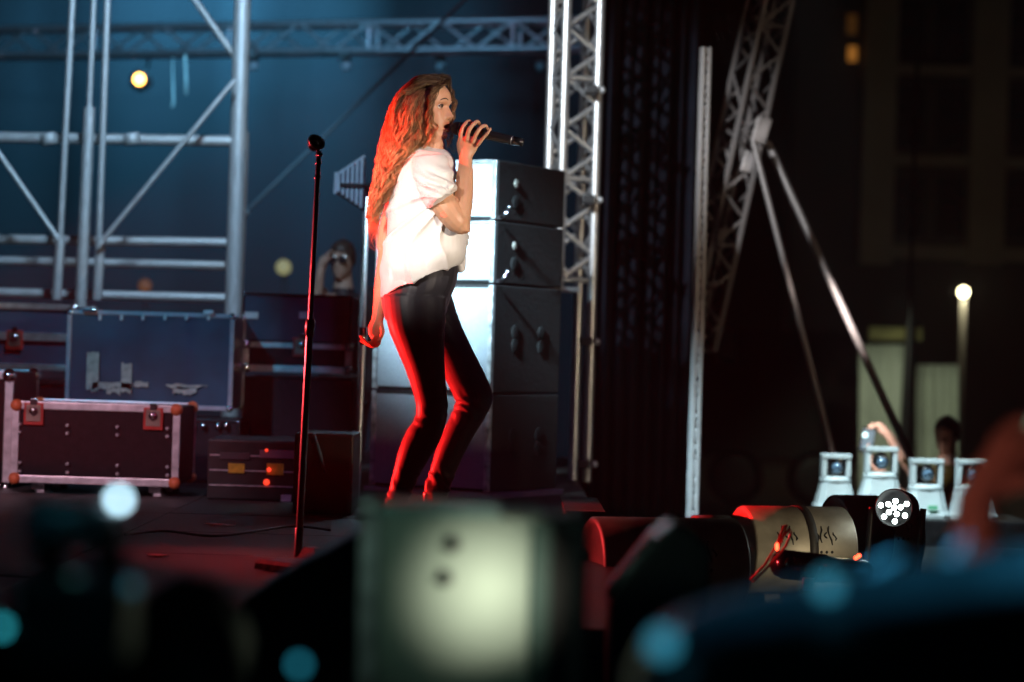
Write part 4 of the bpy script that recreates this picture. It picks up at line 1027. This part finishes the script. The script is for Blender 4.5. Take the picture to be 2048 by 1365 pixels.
# moving lights on a riser
D = 13.0
a = P(1610, 1010, D); rz_ = MB().box((P(1800, 1010, D).x, D + .05, -.60), (1.35, .6, .98)).build('light_riser', blk, None, bevel=.01); tag(rz_, 'black riser block the moving lights stand on', 'riser')
mv = mat('moving_light_shell', (.62, .68, .70), .35, 0, .08, 10)
for x, y, w, lb in ((1672, 908, 58, 'leftmost white moving light head on the riser'), (1762, 894, 64, 'tallest white moving light head, second from the left'), (1853, 918, 64, 'third white moving light head from the left'), (1945, 920, 64, 'white moving light head half hidden by the raised arm at right')):
    S = F / D; p = P(x, y, D); wd = w / S; root = empty('moving_light', (p.x, D, -.11), lb, 'stage light', 'moving lights on the riser')
    z1 = p.z; hh = wd * .95
    zc = z1 - hh / 2
    # yoke: open frame with top bar and two cheeks
    bx('top_bar', (p.x, D, z1 - .012), (wd, .11, .024), mv, root)
    for s in (-1, 1): MB().box((p.x + s * (wd / 2 - .014), D, zc), (.026, .10, hh - .045)).build('cheek', mv, root, bevel=.006)
    MB().lathe((p.x, D, zc - hh * .5 - .006), (0, 0, 1), [(0, wd * .52), (.012, wd * .55), (.03, wd * .50), (.034, wd * .4)], 24).build('neck_ring', mv, root, True)
    hd = MB().lathe((p.x, D - .045, zc), (0, 1, .15), [(0, .0), (0.001, .034), (.006, .042), (.06, .045), (.09, .03), (.1, .002)], 20, False).build('lamp_head', blk_gloss, root, True)
    MB().lathe((p.x, D - .05, zc), (0, 1, .15), [(0, .028), (.004, .026), (.006, .01)], 20).build('lens', mat('lens_glass', (.12, .2, .3), .08), hd, True)
    zb_ = zc - hh * .5
    MB().rings([[Vector((p.x, D, 0)) + Vector((math.cos(R(45) + k * math.pi / 2 + e) * r_, math.sin(R(45) + k * math.pi / 2 + e) * r_, z)) for k in range(4) for e in (-.2, .2)] for z, r_ in ((-.108, wd * .86), (zb_ - .13, wd * .86), (zb_ - .115, wd * .78), (zb_ - .05, wd * .66), (zb_ - .008, wd * .60))]).build('base', mv, root)
    bx('display', (p.x + .02, D - wd * .72, zb_ - .09), (.05, .01, .02), led('display_green', (.1, .8, .4), .5), root)
# wedge monitor between drums and foreground
wm = mat('wedge_paint', (.015, .016, .018), .4, 0, .3, 40, .1)
D = 5.2
def prism(name, pts, d0, d1, material, parent, bevel=.012):
    A_ = [P(x, y, d0) for x, y in pts]; B_ = [Vector((p.x, d1, p.z)) for p in A_]; n = len(pts); mb = MB()
    mb.add(A_ + B_, [tuple(range(n)), tuple(range(2 * n - 1, n - 1, -1))] + [(i, (i + 1) % n, n + (i + 1) % n, n + i) for i in range(n)])
    return mb.build(name, material, parent, bevel=bevel)
q = P(1320, 1300, D)
wd1 = empty('wedge_monitor', (q.x, D, -.4), 'black wedge monitor tilted like a diamond in front of the first drum', 'loudspeaker')
prism('cabinet', [(1222, 1195), (1312, 1082), (1352, 1050), (1388, 1062), (1424, 1105), (1418, 1200), (1390, 1420), (1222, 1420)], D, D + .35, wm, wd1)
MB().tube([P(1219, 1192, D - .004), P(1310, 1080, D - .004)], .011).build('edge_trim', alu_dull, wd1, True)
bx('stand_block', (q.x, D + .17, -.78), (.2, .3, .64), blk, wd1)
q = P(600, 1250, 5.0)
wd2 = empty('wedge_monitor', (q.x, 5, -.5), 'large black wedge silhouette sloping up beside the lit foreground case', 'loudspeaker')
prism('cabinet', [(478, 1206), (600, 1130), (716, 1070), (800, 1062), (800, 1500), (478, 1500)], 5.0, 5.35, wm, wd2, .02)
bx('stand_block', (P(640, 1500, 5).x, 5.17, -.62), (.3, .3, .95), blk, wd2)

# ================================================================== FOREGROUND, OUT OF FOCUS
# tall lit case
D = 3.6
fcase = mat('pale_green_panel', (.36, .43, .37), .55, 0, .12, 6, .03)
a = P(722, 1026, D); b = P(1082, 1365, D); w = b.x - a.x; cx_ = (a.x + b.x) / 2; H_ = a.z + 1.1
tc_ = empty('equipment_case', (cx_, D + .2, -1.1), 'blurred pale green case lit by a round pool of light, front centre', 'equipment case')
bx('body', (cx_, D + .18, a.z - H_ / 2), (w, .34, H_), fcase, tc_)
bx('corner_strip', (a.x + .014, D + .008, a.z - H_ / 2), (.028, .02, H_ - .01), alu_dull, tc_)
bx('corner_strip', (b.x - .006, D + .02, a.z - H_ / 2), (.03, .05, H_ - .01), mat('dark_green_trim', (.02, .07, .06), .5), tc_)
MB().ball((a.x + .012, D + .02, a.z + .008), .024, 10).build('corner', alu, tc_, True)
bx('lid_rim', (cx_ - .03, D + .1, a.z + .006), (w * .72, .2, .016), mat('rim_teal', (.25, .4, .4), .4), tc_)
for x, y in ((903, 1088), (888, 1156)): MB().lathe(P(x, y, D - .004), (0, -1, 0), [(-.004, .013), (.006, .012), (.014, .008)], 14).build('knob', blk, tc_, True)
a2 = P(1090, 1034, D + .12); bx('side_case', (a2.x + .03, D + .22, a2.z - .7), (.075, .25, 1.5 - .1), blk, tc_)
spot('case_lamp', (.32, 1.9, .62), P(978, 1178, D), 300, (1, .98, .76), 6.4, 1, .07)
spot('case_wash_lamp', (-.6, 1.6, .9), P(890, 1065, D), 14, (.60, 1, .78), 16, 1, .1)
# left foreground: lamp on stand, dark with teal edges
D = 2.45
tealm = mat('teal_lit_metal', (.12, .16, .18), .4, .3)
c = P(150, 1045, D); lf = empty('floor_lamp', (c.x, D, -1.1), 'blurred dark lamp on a stand with cyan glints at lower left', 'stage light')
MB().tube([P(55, 1045, D), P(235, 1050, D)], [.026, .022], 20).build('barrel', tealm, lf, True)
for x in (95, 215): MB().tube([P(x, 1060, D + .02), P(x + 6, 1180, D + .02), P(x + 2, 1290, D + .02)], .016).build('yoke_arm', blk, lf, True)
bx('housing', P(155, 1240, D + .03), (.11, .12, .09), blk, lf)
bar('stand_tube', P(155, 1280, D + .03), Vector((P(155, 1280, D + .03).x, D + .03, -1.1)), .016, blk, lf)
MB().lathe(Vector((c.x, D + .03, -1.1)), (0, 0, 1), [(0, .2), (.02, .2), (.03, .03)], 20).build('foot', blk, lf, True)
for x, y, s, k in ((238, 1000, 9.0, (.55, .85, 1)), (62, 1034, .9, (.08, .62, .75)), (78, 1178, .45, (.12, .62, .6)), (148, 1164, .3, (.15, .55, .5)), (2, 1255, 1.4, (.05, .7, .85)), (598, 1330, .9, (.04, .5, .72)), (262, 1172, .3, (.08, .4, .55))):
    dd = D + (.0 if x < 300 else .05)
    MB().ball(P(x, y, dd), .006, 8).build('glow_dot', led('cyan_dot%d' % x, k, s * 1.0), lf if x < 300 else tc_, True)  # small emissive balls as blurred bright points
spot('cyan_glint_fill', (-1.0, 1.6, 1.7), P(140, 1060, D), 7, (.08, .6, .8), 20, .8, .03)  # spot added to bring cyan onto the dark foreground lamp
# dark spectator head in front of the stage floor
D = 3.1
figure('dark silhouette of a spectator head low in the foreground left of the wedge', P(378, 1362, D), (.2, 1, 0), (P(220, 1580, D), P(560, 1580, D)), [], P(385, 2100, D), -1.1, (.02, .02, .03), dark_hair, 1.0)
# large rounded shell at lower right
D = 2.2
sh_m = mat('shell_plastic', (.06, .07, .08), .38, 0, .3, 25, .03)
sb = empty('lamp_housing', (P(1750, 1300, D).x, D + .2, -1.1), 'large blurred dark rounded housing with a blue lit upper edge at lower right', 'stage light')
A_ = []; prof = [(1265, 1420), (1278, 1345), (1310, 1288), (1370, 1245), (1460, 1212), (1600, 1180), (1760, 1155), (1900, 1132), (2050, 1112), (2250, 1095)]
rings = []
for k in range(9):
    t = k / 8; d = D - .12 + .36 * t; lift = 1 - (2 * t - 1) ** 2
    ring = []
    for x, y in prof:
        q = P(x, y, D); ring.append(Vector((q.x, d, q.z - .10 * (1 - lift ** .5))))
    ring += [Vector((P(2250, 1100, D).x, d, -.12)), Vector((P(1265, 1420, D).x, d, -.12))]
    rings.append(ring)
MB().rings(rings).build('shell', sh_m, sb, True)
for x, y, r_ in ((1655, 1172, .010), (1325, 1288, .012)): MB().ball(P(x, y, D - .06), r_, 10).build('glow_dot', led('blue_dot', (.06, .42, .62), .7), sb, True)  # two emissive balls on the shell
for x0, y0, x1, y1 in ((1395, 1270, 1445, 1215), (1730, 1150, 1790, 1115), (1895, 1125, 1925, 1085)): bar('wire_clip', P(x0, y0, D + .05), P(x1, y1, D + .12), .004, alu_dull, sb)
bx('pedestal', (P(1800, 1365, D).x, D + .06, -.62), (.5, .3, .96), blk, sb)
spot('blue_rim_lamp', (1.6, 4.2, 2.2), P(1720, 1160, D), 330, (.05, .42, .75), 22, .8, .05)
# raised arm of a spectator at right
D = 3.3
ra = figure('spectator at the right frame edge with a blurred raised forearm and curled hand', P(2330, 905, D + .1), (-1, .5, 0), (P(2240, 1200, D + .1), P(2560, 1180, D + .25)), [
    {'p': (P(2240, 1210, D + .1), P(1985, 1190, D), P(1950, 1000, D - .02)), 'hand': P(2030, 890, D) - P(1950, 1000, D - .02), 'palm': (.6, .6, .2), 'curl': .7, 'bare': 2}], P(2400, 2150, D + .15), -1.1, (.03, .02, .02), dark_hair, 1.0)
q = P(2058, 880, D + .02); ph = empty('smartphone', q, 'phone glowing greenish at the right frame edge in the raised hand', 'phone')
bx('phone_body', q, (.03, .015, .10), blk_gloss, ph, ry=.5); bx('screen', q + Vector((-.004, -.010, 0)), (.022, .003, .085), led('screen_green', (.5, .9, .6), .25), ph, ry=.5)
spot('red_arm_lamp', (-.9, 1.3, 1.1), P(1975, 970, D), 40, (1, .30, .22), 9, .8, .05)

# low wedge added by the singer's feet to block red light
fm = empty('red_block_wedge', (-.1, 8.72, 0), 'low black floor monitor at the singer\'s feet behind the lit case', 'loudspeaker')
mb = MB(); y0, y1 = 8.5, 8.95
mb.add([(-.22, y0, .004), (.06, y0, .004), (.06, y0, .08), (-.16, y0, .135), (-.22, y0, .135), (-.22, y1, .004), (.06, y1, .004), (.06, y1, .08), (-.16, y1, .135), (-.22, y1, .135)], [(4, 3, 2, 1, 0), (5, 6, 7, 8, 9)] + [(i, (i + 1) % 5, 5 + (i + 1) % 5, 5 + i) for i in range(5)])
mb.build('cabinet', wm, fm, bevel=.006)
MB().box((-.05, 8.725, .112), (.19, .4, .004), 0, 0, .245).build('grille', hole, fm)
# stage haze
HAZE = .0012
if HAZE:
    hz_ = MB().box((0, 28, 4.4), (70, 76, 13.6)).build('haze', mat('haze_tmp', (1, 1, 1)), None)
    M = bpy.data.materials.new('thin_haze'); M.use_nodes = True; n = M.node_tree.nodes; n.remove(n['Principled BSDF'])
    v = n.new('ShaderNodeVolumePrincipled'); v.inputs['Color'].default_value = (.85, .88, .92, 1); v.inputs['Density'].default_value = HAZE; v.inputs['Anisotropy'].default_value = .2
    M.node_tree.links.new(v.outputs[0], n['Material Output'].inputs['Volume'])
    hz_.data.materials.clear(); hz_.data.materials.append(M)
    tag(hz_, 'thin stage haze filling the air', kind='stuff')

# floor light added out of frame, its barn doors narrowing the red beam
rl = empty('floor_light', (RED.x, RED.y, 0), 'unseen black floor light with barn doors added to narrow the red beam', 'stage light')
ad = (RED_T - RED).normalized(); sd = ad.cross(Vector((0, 0, 1))).normalized(); zr = math.atan2(ad.y, ad.x)
MB().lathe(RED - ad * .20, ad, [(0, .03), (.01, .09), (.16, .10), (.165, .095)], 20).build('housing', blk, rl, True)
for s_ in (-1, 1):
    c_ = RED + ad * .24 + sd * s_ * (.030 + .16)
    MB().box(c_, (.008, .32, .5), zr).build('barn_door', blk, rl)
    bar('yoke_arm', RED - ad * .1 + sd * .12 * s_, Vector((RED.x, RED.y, .01)) - ad * .1 + sd * .12 * s_, .01, blk, rl)
MB().box((RED.x - ad.x * .1, RED.y - ad.y * .1, .008), (.2, .3, .012), zr).build('base_plate', blk, rl)

lt = empty('red_block_box', (.29, 9.4, 0), 'low black box added at the stage front edge to keep red light off the drums', 'box')
MB().box((.29, 9.4, .060), (.14, .85, .112)).build('body', hole, lt, bevel=.006); MB().box((.29, 9.4, .120), (.15, .86, .008)).build('lid', hole, lt)  # block added to stop the red beam before the drums

# tape marks and cable runs on the stage floor
for x0, y0, x1, y1, mt, lb in ((418, 1049, 462, 1053, whitep, 'short white tape mark on the floor in front of the amp rack'), (300, 1112, 330, 1114, tape, 'worn tape scrap on the floor left of the mic stand')):
    a, b = fl(x0, y0), fl(x1, y1); d_ = (b - a); tp = MB().box((a + b) / 2 + Vector((0, 0, .0035)), (d_.length, .05, .003), math.atan2(d_.y, d_.x)).build('tape_mark', mt); tag(tp, lb, 'tape')
for k, (pts, lb) in enumerate(((((250, 1075), (330, 1068), (420, 1078), (500, 1070), (585, 1058), (660, 1066)), 'thin black cable snaking across the stage behind the mic stand'),)):
    A = np.array([list(fl(*p)) for p in pts]); pp = []
    for i in range((len(A) - 1) * 8 + 1): q = crom(A, i / 8); pp.append((q[0], q[1], .010))
    cb_ = MB().tube(pp, .005, 8).build('stage_cable', mat('cable_rubber', (.012, .012, .013), .5), None, True); tag(cb_, lb, 'cable')
